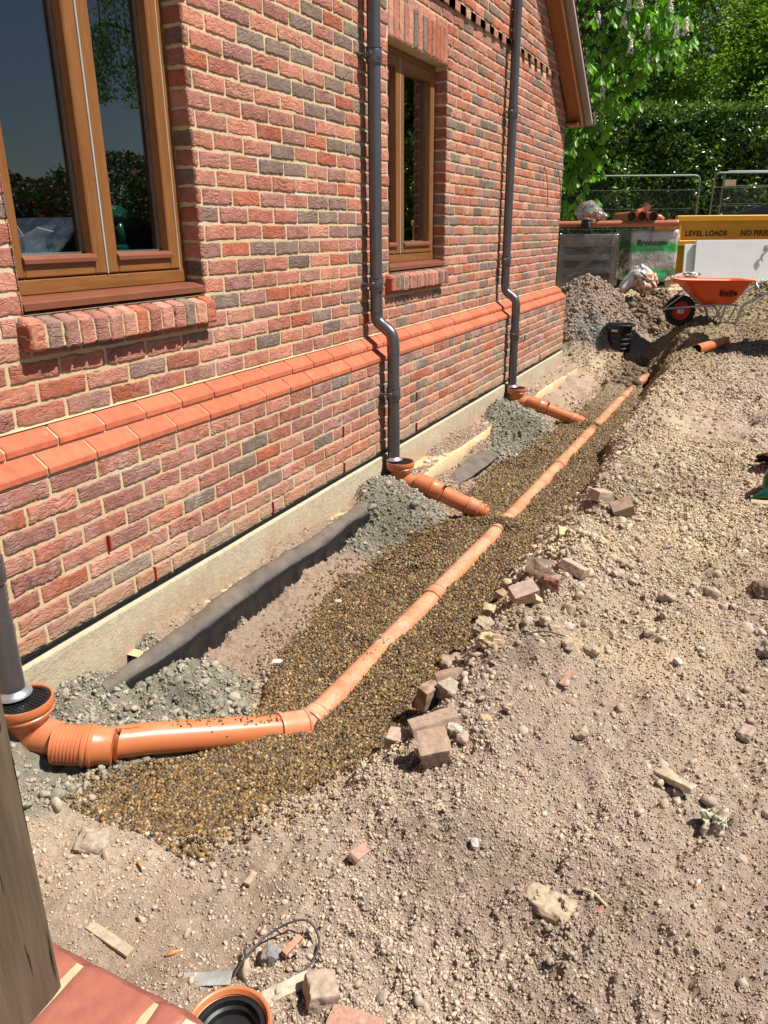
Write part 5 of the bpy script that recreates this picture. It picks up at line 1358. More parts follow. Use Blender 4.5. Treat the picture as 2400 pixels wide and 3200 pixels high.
# ---- wheelbarrow
def barrow():
    # local frame: +X handles, -X wheel, Y width, Z up
    zg=.20
    t=empty('wheelbarrow',(1.60,11.05,zg),'orange wheelbarrow with a silver tube frame parked on the gravel','wheelbarrow')
    t.rotation_euler=(0,0,R(24))
    m=MB()
    top=[(-.47,-.30),(-.47,.30),(.40,.30),(.40,-.30)]
    def ring(x0,x1,w0,w1,z0,z1,r,n=6):
        pts=[]
        for cx,cy,a0 in ((x1-r,w1-r,0),(x0+r,w0-r,90),(x0+r,-(w0-r),180),(x1-r,-(w1-r),270)):
            for k in range(n+1):
                a=R(a0+90*k/n); xx=cx+r*math.cos(a); yy=cy+r*math.sin(a); f=(xx-x0)/(x1-x0); pts.append((xx,yy,z0+(z1-z0)*f))
        return pts
    L=[ring(-.13,.20,.15,.17,.275,.290,.05),ring(-.16,.225,.165,.185,.285,.30,.06),ring(-.46,.385,.265,.285,.575,.560,.09),ring(-.50,.425,.30,.315,.590,.575,.10),ring(-.50,.425,.30,.315,.575,.560,.10)]
    V=[p for r_ in L for p in r_]; n=len(L[0]); F=[tuple(range(n-1,-1,-1))]
    for i in range(len(L)-1):
        for k in range(n): F.append((i*n+k,i*n+(k+1)%n,(i+1)*n+(k+1)%n,(i+1)*n+k))
    m.add(V,F); tub=m.build('tub',M['barrow_orange'],t,True,auto=50)
    sd=tub.modifiers.new('s','SOLIDIFY'); sd.thickness=.006; sd.offset=0
    # lettering on the side facing the camera (-Y side)
    nrm=Vector((0,-.30,-.12)).normalized()
    def side(x,z):
        f=(z-.29)/(.575-.29); return (x,-(.17+(.290-.17)*f)-.016,z)
    p=Vector(side(-.015,.395)); q=Vector(side(-.015,.45))
    text_obj('Belle',.092,tuple(p),(1,0.0,.0),tuple(q-p),M['ink'],t,'lettering',.0015,.005,1.15,1.08)
    mm=MB(); a=Vector(side(0.01,.382));b=Vector(side(.17,.382)); mm.bar(tuple(a),tuple(b),.003,.006,0,tuple(q-p)); mm.build('underline',M['ink'],t)
    # frame tubes
    for s in (-1,1):
        m=MB()
        m.tube(bez([(-.63,s*.045,.215),(-.50,s*.09,.235),(-.25,s*.17,.262),(-.10,s*.20,.270),(-.02,s*.21,.235),(.05,s*.22,.10),(.085,s*.225,.012),(.12,s*.225,.004)],7),.0155,12)
        m.build('front_tube',M['galv'],t,True)
        m=MB()
        m.tube(bez([(.12,s*.225,.004),(.20,s*.23,.006),(.245,s*.235,.05),(.275,s*.24,.20),(.31,s*.25,.285),(.42,s*.27,.35),(.60,s*.29,.455),(.72,s*.30,.52),(.86,s*.305,.555)],7),.0165,12)
        m.build('handle_tube',M['galv'],t,True)
        m=MB(); m.tube([(.83,s*.304,.550),(.96,s*.307,.562)],.021,14); m.build('grip',M['barrow_orange'],t,True)
        m=MB(); m.tube([(-.08,s*.15,.282),(.28,s*.19,.275)],.012,10); m.build('tub_rail',M['galv'],t,True)
        m=MB(); m.tube([(.40,s*.26,.56),(.50,s*.285,.395)],.013,10); m.build('back_strut',M['galv'],t,True)
        m=MB(); m.bar((-.63,s*.045,.215),(-.36,s*.10,.445),.025,.010); m.build('nose_strut',M['galv'],t)
        m=MB(); m.tube([(.12,s*.225,.01),(.24,s*.20,.28)],.010,10); m.build('leg_brace',M['galv'],t,True)
    m=MB(); m.tube([(.20,-.23,.010),(.20,.23,.010)],.012,10); m.build('foot_bar',M['galv'],t,True)
    m=MB(); m.tube([(-.63,-.047,.215),(-.63,.047,.215)],.0155,10); m.build('nose_bar',M['galv'],t,True)
    wh=empty('wheel',(-.40,0,.193)); wh.parent=t
    m=MB(); m.lathe((0,0,0),[(.115,-.035),(.150,-.045),(.178,-.040),(.192,-.022),(.196,0),(.192,.022),(.178,.040),(.150,.045),(.115,.035)],48,0,(0,1,0)); 
    for i in range(30):
        a=2*math.pi*i/30; m.bar((.192*math.cos(a),-.03,.192*math.sin(a)),(.192*math.cos(a+.06),.03,.192*math.sin(a+.06)),.010,.008)
    m.build('tyre',M['rubber'],wh,auto=40)
    m=MB(); m.lathe((0,0,0),[(0,-.030),(.03,-.040),(.05,-.022),(.09,-.020),(.105,-.034),(.117,-.036),(.117,.036),(.105,.034),(.09,.020),(.05,.022),(.03,.04),(0,.03)],40,0,(0,1,0)); m.build('rim',M['red_rim'],wh,True,auto=35)
    m=MB(); m.box(-.045,.038,-.047,-.042,-.030,.022); m.build('maker_label',M['label_white'],wh)
    m=MB(); m.tube([(0,-.055,0),(0,.055,0)],.012,12); m.build('axle',M['galv'],wh,True)
barrow()
# ---- pallets of paving
def v_(p): return Vector(p)
def pallet(x,y,rz,w,dp,h,label,green_side=False):
    z=hz(x+.3,y+.2)-.02 if not green_side else .43
    t=empty('wrapped_pallet',(x,y,z),label,'pallet','pallets of paving'); t.rotation_euler=(0,0,R(rz))
    m=MB()
    for a in (0,w/2-.05,w-.10): m.box(a,a+.10,0,dp,0.0,.085,0,.004)
    m.box(-.01,w+.01,.0,.10,.085,.105); m.box(-.01,w+.01,dp/2-.05,dp/2+.05,.085,.105); m.box(-.01,w+.01,dp-.1,dp,.085,.105); m.box(0,w,0,.1,-.02,-.001); m.box(0,w,dp-.1,dp,-.02,-.001)
    m.build('pallet_base',M['crate'],t)
    m=MB(); r2=np.random.default_rng(5)
    zz=.108; k=0
    while zz<h-.06:
        hh=.10; m.box(.05+r2.uniform(0,.015),w-.05,.05,dp-.05,zz,zz+hh-.014,0,.006); zz+=hh; k+=1
    m.build('paving_stack',M['dark_slab'],t)
    if not green_side:
        m=MB(); 
        m.box(.005,.095,.0,.03,.108,h,0,.003); m.build('crate_upright',M['crate'],t); m=MB(); m.box(w-.095,w-.005,.0,.03,.108,h,0,.003); m.build('crate_upright',M['crate'],t)
        for zc in (.13,.35,.57,.79,h-.05): m=MB(); m.box(.096,w-.096,.006,.028,zc-.045,zc+.045,0,.003); m.build('crate_slat',M['crate'],t)
        m=MB(); m.bar((.12,-.013,.18),(w-.13,-.013,h-.08),.02,.085,0,(0,0,1)); m.build('crate_brace',M['crate'],t)
        m=MB(); m.box(0.002,w-.002,0.035,dp,h,h+.02,0,.003); m.build('crate_top',M['crate'],t)
        for zc in (.13,.35,.57,.79,h-.05): m=MB(); m.box(w-.005,w+.018,.04,dp-.04,zc-.045,zc+.045,0,.003); m.build('crate_slat',M['crate'],t)
    # wrapping film, wavy skin round the load
    V=[];F=[];n=16;hs=np.linspace(.10,h+.03,16)
    per=[]
    e=.035
    for u in np.linspace(0,1,n,endpoint=False): per.append((-e+(w+2*e)*u,-e,0,-1))
    for u in np.linspace(0,1,n,endpoint=False): per.append((w+e,-e+(dp+2*e)*u,1,0))
    for u in np.linspace(0,1,n,endpoint=False): per.append((w+e-(w+2*e)*u,dp+e,0,1))
    for u in np.linspace(0,1,n,endpoint=False): per.append((-e,dp+e-(dp+2*e)*u,-1,0))
    for zq in hs:
        for (px,py,nx,ny) in per:
            a=.010*float(fbm((px+x)*4+zq*3,py*4+zq*9,None,401,3)); V.append((px+nx*a,py+ny*a,zq))
    m_=len(per)
    for i in range(len(hs)-1):
        for k in range(m_): F.append((i*m_+k,i*m_+(k+1)%m_,(i+1)*m_+(k+1)%m_,(i+1)*m_+k))
    F.append(tuple(range((len(hs)-1)*m_,len(hs)*m_)))
    if green_side:
        k=NT('printed_pallet_film'); co=k.coord(); s=k.new('ShaderNodeSeparateXYZ'); k.l(co,s.inputs[0])
        zz_=k.math('ADD',s.outputs[2],k.math('MULTIPLY',k.noise(co,3,3),.18))
        band=k.ramp(zz_,[(.10,0),(.16,1),(.36,1),(.42,0),(.62,0),(.70,1),(.80,1),(.90,0)])
        col=k.mix(band,(.52,.47,.42),(.06,.42,.10)); col=k.mix(k.ramp(k.noise(co,2.2,2),[(.5,0),(.62,.75)]),col,(.10,.09,.08))
        k.base(col,.25,0,.6); k.bump(k.noise(co,5,4),.8,.04)
        mk('wrapping_film',np.array(V),F,k.m,t,True)
        text_obj('Bradstone',.13,(w*.10,-e-.014,.70),(1,0,0),(0,0,1),M['ink'],t,'lettering',.002,.001)
    else:
        mk('wrapping_film',np.array(V),F,M['film'],t,True)
    return t
pallet(-1.12,14.02,24.5,1.00,1.0,.93,'timber crate of dark paving wrapped in clear film, beside the house corner')
pallet(.00,14.72,24,.75,1.0,.92,'pallet in green and white printed wrapping, right of the timber crate',True)
def ltube(name,a,b,r,mat,parent,cap=True,bore=True):
    a=Vector(a);b=Vector(b);d=b-a;L=d.length;d.normalize()
    m=MB(); m.lathe(tuple(a),[(r-.004,.10),(r-.004,0),(r,0),(r,L),(r-.004,L),(r-.004,L-.1)],28,0,d); o=m.build(name,mat,parent,True,auto=40)
    m=MB(); m.lathe(tuple(a+d*.06),[(0,0),(r-.004,0)],24,0,d); m.build('bore',M['pipe_in'],o)
    return o
def stack():
    # two long pipes lying across the crates, parallel to their fronts
    d=Vector((math.cos(R(24.5)),math.sin(R(24.5)),0)); up=Vector((0,0,1)); nb=Vector((-d.y,d.x,0))
    o=Vector((-1.12,14.02,1.425))
    for k,(off,l,st) in enumerate(((.14,2.05,-1.2),(.55,2.1,-1.0))):
        a=o+nb*off+d*st+up*(.058 if k==0 else .062); b=o+nb*off+d*(l)+up*(.058 if k==0 else .062)
        t=empty('long_pipe',b,'long orange pipe lying across the crates, '+('front one with a socket end' if k==0 else 'rear one behind the open pipe ends'),'drain pipe','long orange pipes on the crates')
        aa=a-b; m=MB(); dd=d*-1; L=(b-a).length
        m.lathe((0,0,0),[(.045,.05),(.058,0),(.064,0),(.066,.008),(.066,.03),(.064,.045),(.064,.10),(.055,.13),(.055,L)],30,0,dd); m.build('pipe',M['pipe_far'],t,True,auto=35)
    base=o+up*.175
    for k,s in enumerate((1.22,1.40,1.59)):
        a=base+d*s+nb*.05+up*0.0; b=a+nb*1.0+d*.02
        t=empty('short_pipe',a,('left','middle','right')[k]+' one of the three orange pipes showing round open ends above the crates','drain pipe','open ended orange pipes on the crates')
        ltube('pipe',(0,0,0),tuple(b-a),.082,M['pipe_far'],t)
    for k,(s,q,rx,lab) in enumerate(((1.49,.30,1,'orange pipe bend poking up behind the open pipe ends'),(1.74,.25,-1,'orange fitting lying right of the open pipe ends'))):
        a=base+d*s+nb*q+up*(.10 if k==0 else -.02); m=MB(); m.tube(bez([tuple(-d*.10-up*.04),(0,0,0),tuple(d*.07*rx*rx+up*(.10 if k==0 else -.05))],6),.062,20); ob=m.build('pipe_fitting',M['pipe_far'],None,True,loc=a,auto=40); tag(ob,lab,'pipe fitting','orange fittings on the crates')
    # clear bag of fittings
    c=o+d*.60+nb*.22+up*.22
    V,F=ico(4,3,.16,(1,1,1)); S=np.array((.30,.22,.235)); 
    w=fbm(V[:,0]*3,V[:,1]*3,V[:,2]*3,431,3); cr=np.abs(vn(V[:,0]*4,V[:,1]*4,V[:,2]*4,433))
    W=V*(1+.10*w-.13*cr)[:,None]*S; W[:,2]=np.maximum(W[:,2],-.20)
    bag=mk('plastic_bag',W,F,M['bag_film'],None,False,loc=c,rot=(0,0,R(24.5))); tag(bag,'clear plastic bag bulging on top of the timber crate','bag')
    r3=np.random.default_rng(9)
    spots=[(-.13,-.02,-.10,0),(-.02,-.06,-.11,1),(.08,-.02,-.06,2),(.0,.05,.02,3),(.14,.03,-.10,4),(-.06,.04,.0,5)]
    for (sx,sy,sz,k) in spots:
        p=c+d*sx+nb*sy+up*sz; m=MB(); a=r3.uniform(0,6.28); e=Vector((math.cos(a)*.6,math.sin(a)*.4,.4)).normalized()*.085
        f=Vector((math.cos(a+1.5),math.sin(a+1.5)*.5,-.2)).normalized()*.075
        m.tube(bez([tuple(-e),(0,0,0),tuple(f)],6),.052,18); ob=m.build('pipe_fitting',M['pipe_far'],None,True,loc=p,auto=50); tag(ob,'orange pipe bend inside the clear plastic bag','pipe fitting','orange fittings inside the bag')
    m=MB(); 
    for k in range(7): m.lathe((0,0,k*.014),[(.070,0),(.082,.003),(.085,.008),(.082,.012),(.070,.0135)],30)
    ob=m.build('black_coil',M['black_plastic'],None,True,loc=c-d*.16-nb*.20-up*.205,rot=(R(14),0,0)); tag(ob,'black ribbed plastic ring standing in front of the clear bag','fitting')
stack()
# ---- skip
def skip():
    t=empty('yellow_skip',(.66,15.55,.5),'yellow waste skip stencilled LEVEL LOADS and NO FIRES behind the wheelbarrow','skip'); t.rotation_euler=(0,0,R(23.5))
    Lx=4.6;H=1.10
    m=MB()
    # body shell
    V=[];prof=[(-.62,.0),(-.62,.62),(-.10,.62),(-.10,H)]
    m.box(-.45,Lx,.05,1.6,-.3,.60,0,.01)
    m.build('body',M['yellow'],t)
    m=MB(); m.box(.02,Lx,.03,.07,.60,1.02,0,.004); m.build('upper_panel',M['yellow'],t)
    m=MB(); m.box(.02,.06,.07,1.5,.60,1.02,0,.004); m.build('end_panel',M['yellow'],t)
    m=MB(); m.box(-.05,Lx,-.03,.09,1.02,1.12,0,.012); m.build('top_rail',M['yellow'],t)
    m=MB(); m.box(-.40,Lx,-.03,.05,.60,.70,0,.012); m.build('lower_rail',M['yellow'],t)
    m=MB(); m.box(.0,.05,-.02,.03,.70,1.02,0,.006); m.build('corner_post',M['yellow'],t)
    m=MB(); m.box(-.28,-.20,-.045,-.0305,.60,.70,0,.006); m.build('lug',M['yellow'],t)
    m=MB(); m.tube([(.0,-.02,.66),(-.02,-.055,.80)],.035,14); m.build('hinge_pin',M['yellow'],t,True)
    for s,xx in (('LEVEL LOADS',.14),('NO FIRES',1.13),('LEVEL LOADS',2.0),('NO FIRES',3.0)):
        text_obj(s,.125,(xx,.027,.775),(1,0,0),(0,0,1),M['ink'],t,'lettering',.0045,.001,.95,1.05)
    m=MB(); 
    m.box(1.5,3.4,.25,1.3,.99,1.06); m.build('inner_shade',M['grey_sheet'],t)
    # dark sheets sticking out of the skip
    o=mk('roofing_felt',np.array([(0,0,0),(1.05,.02,.30),(2.0,.03,.42),(2.0,.06,.02),(1.0,.06,-.05),(0,.05,-.02)]),[(0,1,4,5),(1,2,3,4)],M['grey_sheet'],None,False,loc=(1.18,16.2,1.55),rot=(0,0,R(23.5)))
    md=o.modifiers.new('s','SOLIDIFY');md.thickness=.02; tag(o,'dark grey felt sheet sticking out of the top of the yellow skip','sheet')
    # white board leaning
    t2=empty('leaning_board',(.90,15.25,.35),'large white door panel leaning against the yellow skip','panel'); t2.rotation_euler=(R(-7),0,R(23.5))
    m=MB(); m.box(.15,3.6,-.02,.02,0,.86,0,.004); m.build('board',M['white_board'],t2)
    m=MB(); m.box(-.03,.60,.035,.07,0,.80,0,.004); m.build('rear_board',M['white_board'],t2)
    m=MB(); m.box(1.36,1.60,-.032,-.021,.70,.765,0,.003); m.build('latch',M['tan'],t2)
    m=MB(); m.tube(bez([(1.42,-.04,.72),(1.36,-.06,.64),(1.30,-.05,.58),(1.33,-.045,.48)],5),.014,8); m.build('handle',M['galv'],t2,True)
skip()
# ---- plastic sack
def sack():
    k=NT('printed_sack'); co=k.coord(); n=k.noise(co,2.6,2)
    v=k.new('ShaderNodeTexVoronoi'); v.feature='DISTANCE_TO_EDGE'; v.inputs['Scale'].default_value=9; k.l(co,v.inputs['Vector'])
    s=k.new('ShaderNodeSeparateXYZ'); k.l(co,s.inputs[0])
    f=k.math('MULTIPLY',k.ramp(v.outputs['Distance'],[(.05,0),(.07,1)]),k.ramp(n,[(.49,0),(.54,1)]))
    col=k.mix(f,(.72,.70,.66),(.46,.17,.08)); col=k.mix(k.ramp(k.noise(co,4,2),[(.64,0),(.66,1)]),col,(.03,.10,.14)); k.base(col,.45,0,.4); k.bump(k.noise(co,9,5),.6,.03)
    V,F=ico(5,8,.2,(1,1,1)); w=fbm(V[:,0]*2,V[:,1]*2,V[:,2]*2,451,4); cr=np.abs(fbm(V[:,0]*4,V[:,1]*4,V[:,2]*4,453,3))
    W=V*(1+.22*w-.16*cr)[:,None]*np.array((.36,.22,.25)); W[:,2]+=.13*np.exp(-((W[:,0]+.12)/.14)**2)-.18*ss(.1,.45,W[:,0]); W[:,2]=np.maximum(W[:,2],-.2)
    o=mk('rubble_sack',W,F,k.m,None,True,loc=(.36,13.6,.55),rot=(0,0,R(22))); tag(o,'crumpled white plastic sack with orange print slumped on the spoil heap','sack')
    W2=V*(1+.25*w-.2*cr)[:,None]*np.array((.32,.2,.09)); o=mk('sack_end',W2,F,k.m,None,True,loc=(1.02,13.75,.66),rot=(0,0,R(20))); tag(o,'flattened white plastic sack lying in front of the leaning white panel','sack')
sack()
# ---- site fence panels
def fence(x,y,rz,z,label,w=3.4,flip=False,only=None):
    t=empty('fence_panel',(x,y,z),label,'fence','temporary mesh fence panels'); t.rotation_euler=(0,0,R(rz)); H=2.0
    m=MB(); r=.12
    P=[(0,0,0),(0,0,H-r)]+[(r-r*math.cos(a),0,H-r+r*math.sin(a)) for a in np.linspace(.2,math.pi/2,6)]+[(w-r,0,H)]+[(w-r+r*math.sin(a),0,H-r+r*math.cos(a)) for a in np.linspace(.2,math.pi/2,6)]+[(w,0,0)]
    m.tube(P,.018,10); m.tube([(0,0,.20),(w,0,.20)],.016,8); m.build('tube_frame',M['fence_tube'],t,True)
    m=MB(); n=int(w/.042)
    for i in range(1,n):
        a=i*.042; m.tube([(a,0,.2),(a,0,H-.28)],.0019,4,0,False)
    for zz in (.55,.95,1.35,H-.28): m.tube([(0,.004,zz),(w,.004,zz)],.0022,4,0,False)
    m.build('wire_mesh',M['wire'],t)
    m=MB(); m.box(-.06,.30,-.35,.35,-.1,.05,0,.02); m.build('foot_block',M['rubber'],t)
    return t
fence(-2.36,17.15,26.4,.45,'left mesh fence panel in front of the laurel hedge, mostly behind the crates')
f2=fence(.945,18.84,26,.50,'right mesh fence panel with an orange tag behind the skip')
m=MB(); m.box(.22,.46,-.03,-.022,1.74,1.86,0,.003); m.build('tag_plate',M['tan'],f2)
m=MB(); m.box(-.17,.02,-.035,.035,.88,.93,0,.006); m.build('coupler',M['galv'],f2)
fence(1.10,19.35,26,.55,'rear mesh fence panel doubled up behind the right one')
# ---- planting
def leaves(n,pts,size,cols,aspect=.45,up=.3,droop=0,normal_bias=None,fold=True):
    """each leaf: 2 quads folded along the midrib"""
    n=len(pts); d=rng.normal(size=(n,3)); d[:,2]=d[:,2]*.6+up; d/=np.linalg.norm(d,axis=1)[:,None]
    nn=rng.normal(size=(n,3)); 
    if normal_bias is not None: nn+=np.array(normal_bias)
    s=np.cross(d,nn); s/=np.linalg.norm(s,axis=1)[:,None]+1e-9; nr=np.cross(s,d)
    L=size*rng.uniform(.7,1.25,n)[:,None]; W=L*aspect*.5
    p=pts
    V=np.stack([p,p+d*L*.45+s*W+nr*W*.3,p+d*L*.5,p+d*L*.45-s*W+nr*W*.3,p+d*L-nr*L*.12],1)
    F=np.array([(0,1,2),(0,2,3),(1,4,2),(2,4,3)])
    FF=(F[None]+(np.arange(n)*5)[:,None,None]).reshape(-1,3)
    C=np.repeat(cols[:,None,:],5,1).reshape(-1,3)
    return V.reshape(-1,3),FF,C
def hedge():
    t=empty('laurel_hedge',(0,20.6,.6),'tall clipped laurel hedge with glossy leaves behind the mesh fence','hedge')
    dirv=np.array((math.cos(R(24)),math.sin(R(24)),0)); nrm=np.array((dirv[1],-dirv[0],0))
    o=np.array((-5.5,17.6,.4))
    H=3.50
    parts=[]
    N=52000
    u=rng.random(N)*15; v=rng.random(N); clump=fbm(u*1.5,v*6,None,501,4)
    dep=.16*clump+rng.random(N)**2*-.55+.10*fbm(u*4,v*14,None,505,3)
    z=v*(H+.10*fbm(u*2,u*0,None,507,3))
    P=o+dirv*u[:,None]+nrm*dep[:,None]; P[:,2]=o[2]+z+.05*u*0
    k=(fbm(u*2.2,v*8,None,511,3)>-.75); P=P[k]
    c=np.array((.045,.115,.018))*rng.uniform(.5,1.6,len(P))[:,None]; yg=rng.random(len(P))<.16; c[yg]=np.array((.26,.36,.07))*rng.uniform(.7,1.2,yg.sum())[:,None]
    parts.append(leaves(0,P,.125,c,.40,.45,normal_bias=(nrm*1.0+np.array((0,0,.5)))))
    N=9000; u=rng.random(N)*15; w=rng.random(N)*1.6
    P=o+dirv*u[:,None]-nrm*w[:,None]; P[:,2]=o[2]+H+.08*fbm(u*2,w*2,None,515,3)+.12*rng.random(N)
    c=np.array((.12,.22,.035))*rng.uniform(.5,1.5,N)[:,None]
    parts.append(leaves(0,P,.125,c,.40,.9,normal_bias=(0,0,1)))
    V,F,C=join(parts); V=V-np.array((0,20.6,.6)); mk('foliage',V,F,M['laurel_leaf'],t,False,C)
    # near-black sheet coloured as the deep shade inside the hedge
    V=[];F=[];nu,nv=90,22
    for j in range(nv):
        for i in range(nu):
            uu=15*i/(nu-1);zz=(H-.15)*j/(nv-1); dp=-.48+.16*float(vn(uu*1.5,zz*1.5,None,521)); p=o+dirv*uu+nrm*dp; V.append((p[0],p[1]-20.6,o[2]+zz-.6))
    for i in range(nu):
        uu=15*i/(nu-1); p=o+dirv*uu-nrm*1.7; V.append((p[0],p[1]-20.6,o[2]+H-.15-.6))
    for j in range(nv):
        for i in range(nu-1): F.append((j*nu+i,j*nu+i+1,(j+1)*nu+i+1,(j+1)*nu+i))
    mk('shade_core',np.array(V),F,M['core'],t,False)
hedge()
def trunk(mb,p0,p1,r0,r1,n=7,bend=.3,seed=0):
    r_=np.random.default_rng(seed); P=[];a=np.array(p0,float);b=np.array(p1,float)
    off=np.zeros(3)
    for i in range(n+1):
        t=i/n; off=off+r_.normal(0,bend/n,3)*(i>0); P.append(tuple(a+(b-a)*t+off))
    mb.tube(P,[r0+(r1-r0)*i/n for i in range(n+1)],9); return P
def tree(name,label,cx,cy,z0,H,R_,col,nl,seed,size=.10,group='trees behind the hedge',lo=.25,mat='tree_leaf',asp=.55):
    t=empty(name,(cx,cy,z0),label,'tree',group); r_=np.random.default_rng(seed)
    m=MB(); tips=[]
    tp=trunk(m,(0,0,0),(.1,0,H*.8),.20,.05,9,.4,seed)
    for k in range(22):
        q=tp[2+k%7]; a=r_.uniform(0,6.28); L=R_*r_.uniform(.55,1.0); e=(q[0]+L*math.cos(a),q[1]+L*math.sin(a),q[2]+r_.uniform(.1,.45)*H*.6)
        bp=trunk(m,q,e,.05,.012,6,.5,seed*31+k)
        tips+=bp[2:]
        for kk in range(3):
            q2=bp[2+kk]; e2=(q2[0]+r_.normal(0,.7),q2[1]+r_.normal(0,.7),q2[2]+r_.uniform(.1,.9)); b2=trunk(m,q2,e2,.018,.006,4,.2,seed*77+k*3+kk); tips+=b2[1:]
    m.build('trunk',M['bark'],t,True)
    # crown: clumps on branch tips and through an uneven ellipsoid
    cl=[np.array(p) for p in tips]
    n2=170
    for k in range(n2):
        v=r_.normal(size=3); v/=np.linalg.norm(v); q=r_.uniform(.55,1.0)**.6
        p=np.array((v[0]*R_*q,v[1]*R_*q,H*(lo+1)/2+v[2]*H*(1-lo)/2*q)); 
        p*= 1+.12*float(vn(p[0]*.8,p[1]*.8,p[2]*.8,seed)); cl.append(p)
    cl=np.array(cl); idx=r_.integers(0,len(cl),nl); s=.17*R_**.5
    off=r_.normal(size=(nl,3)); off/=np.linalg.norm(off,axis=1)[:,None]; off*=(s*1.6)*r_.random(nl)[:,None]**.5
    P=cl[idx]+off; br=r_.uniform(.7,1.3,len(cl))[idx]
    c=np.array(col)*(br*r_.uniform(.65,1.35,nl))[:,None]
    V,F,C=leaves(0,P,size,c,asp,.15,normal_bias=(.3,-.2,.8)); mk('crown',V,F,M[mat],t,False,C)
tree('beech_tree','pale green leafy tree rising behind the hedge in the middle',.6,26.2,.7,10.5,3.1,(.21,.31,.035),42000,1,.135)
tree('beech_tree','yellow green tree at the right behind the hedge with thin upright branches',3.9,25.5,.7,8.6,2.5,(.26,.36,.045),36000,2,.125)
tree('dark_tree','darker green tree behind the hedge next to the house roof',-2.9,23.9,.7,8.5,2.6,(.075,.16,.024),34000,3,.13)
tree('dark_tree','deep green tree filling the gap between hedge and taller trees',1.4,23.9,.7,6.6,2.3,(.15,.25,.03),30000,4,.12)
tree('beech_tree','tall far green tree in the top right corner',7.2,30.5,.7,10.6,3.2,(.15,.26,.045),34000,5,.17)
tree('dark_tree','broad green tree far behind the roof',-4.2,30,.7,11.5,4.2,(.09,.17,.03),34000,6,.19)
tree('beech_tree','green tree far behind, between the tall pale trees',2.6,31.0,.7,10.3,3.2,(.13,.23,.04),36000,7,.18)
tree('dark_tree','tall dark tree at the far end of the drive, mirrored in the small window',9.2,27.0,.7,10.0,3.2,(.075,.15,.025),20000,8,.20,'trees across the drive')
tree('dark_tree','second tall tree at the far end of the drive behind the first',13.0,31.0,.7,11.5,3.6,(.09,.18,.03),20000,9,.24,'trees across the drive')
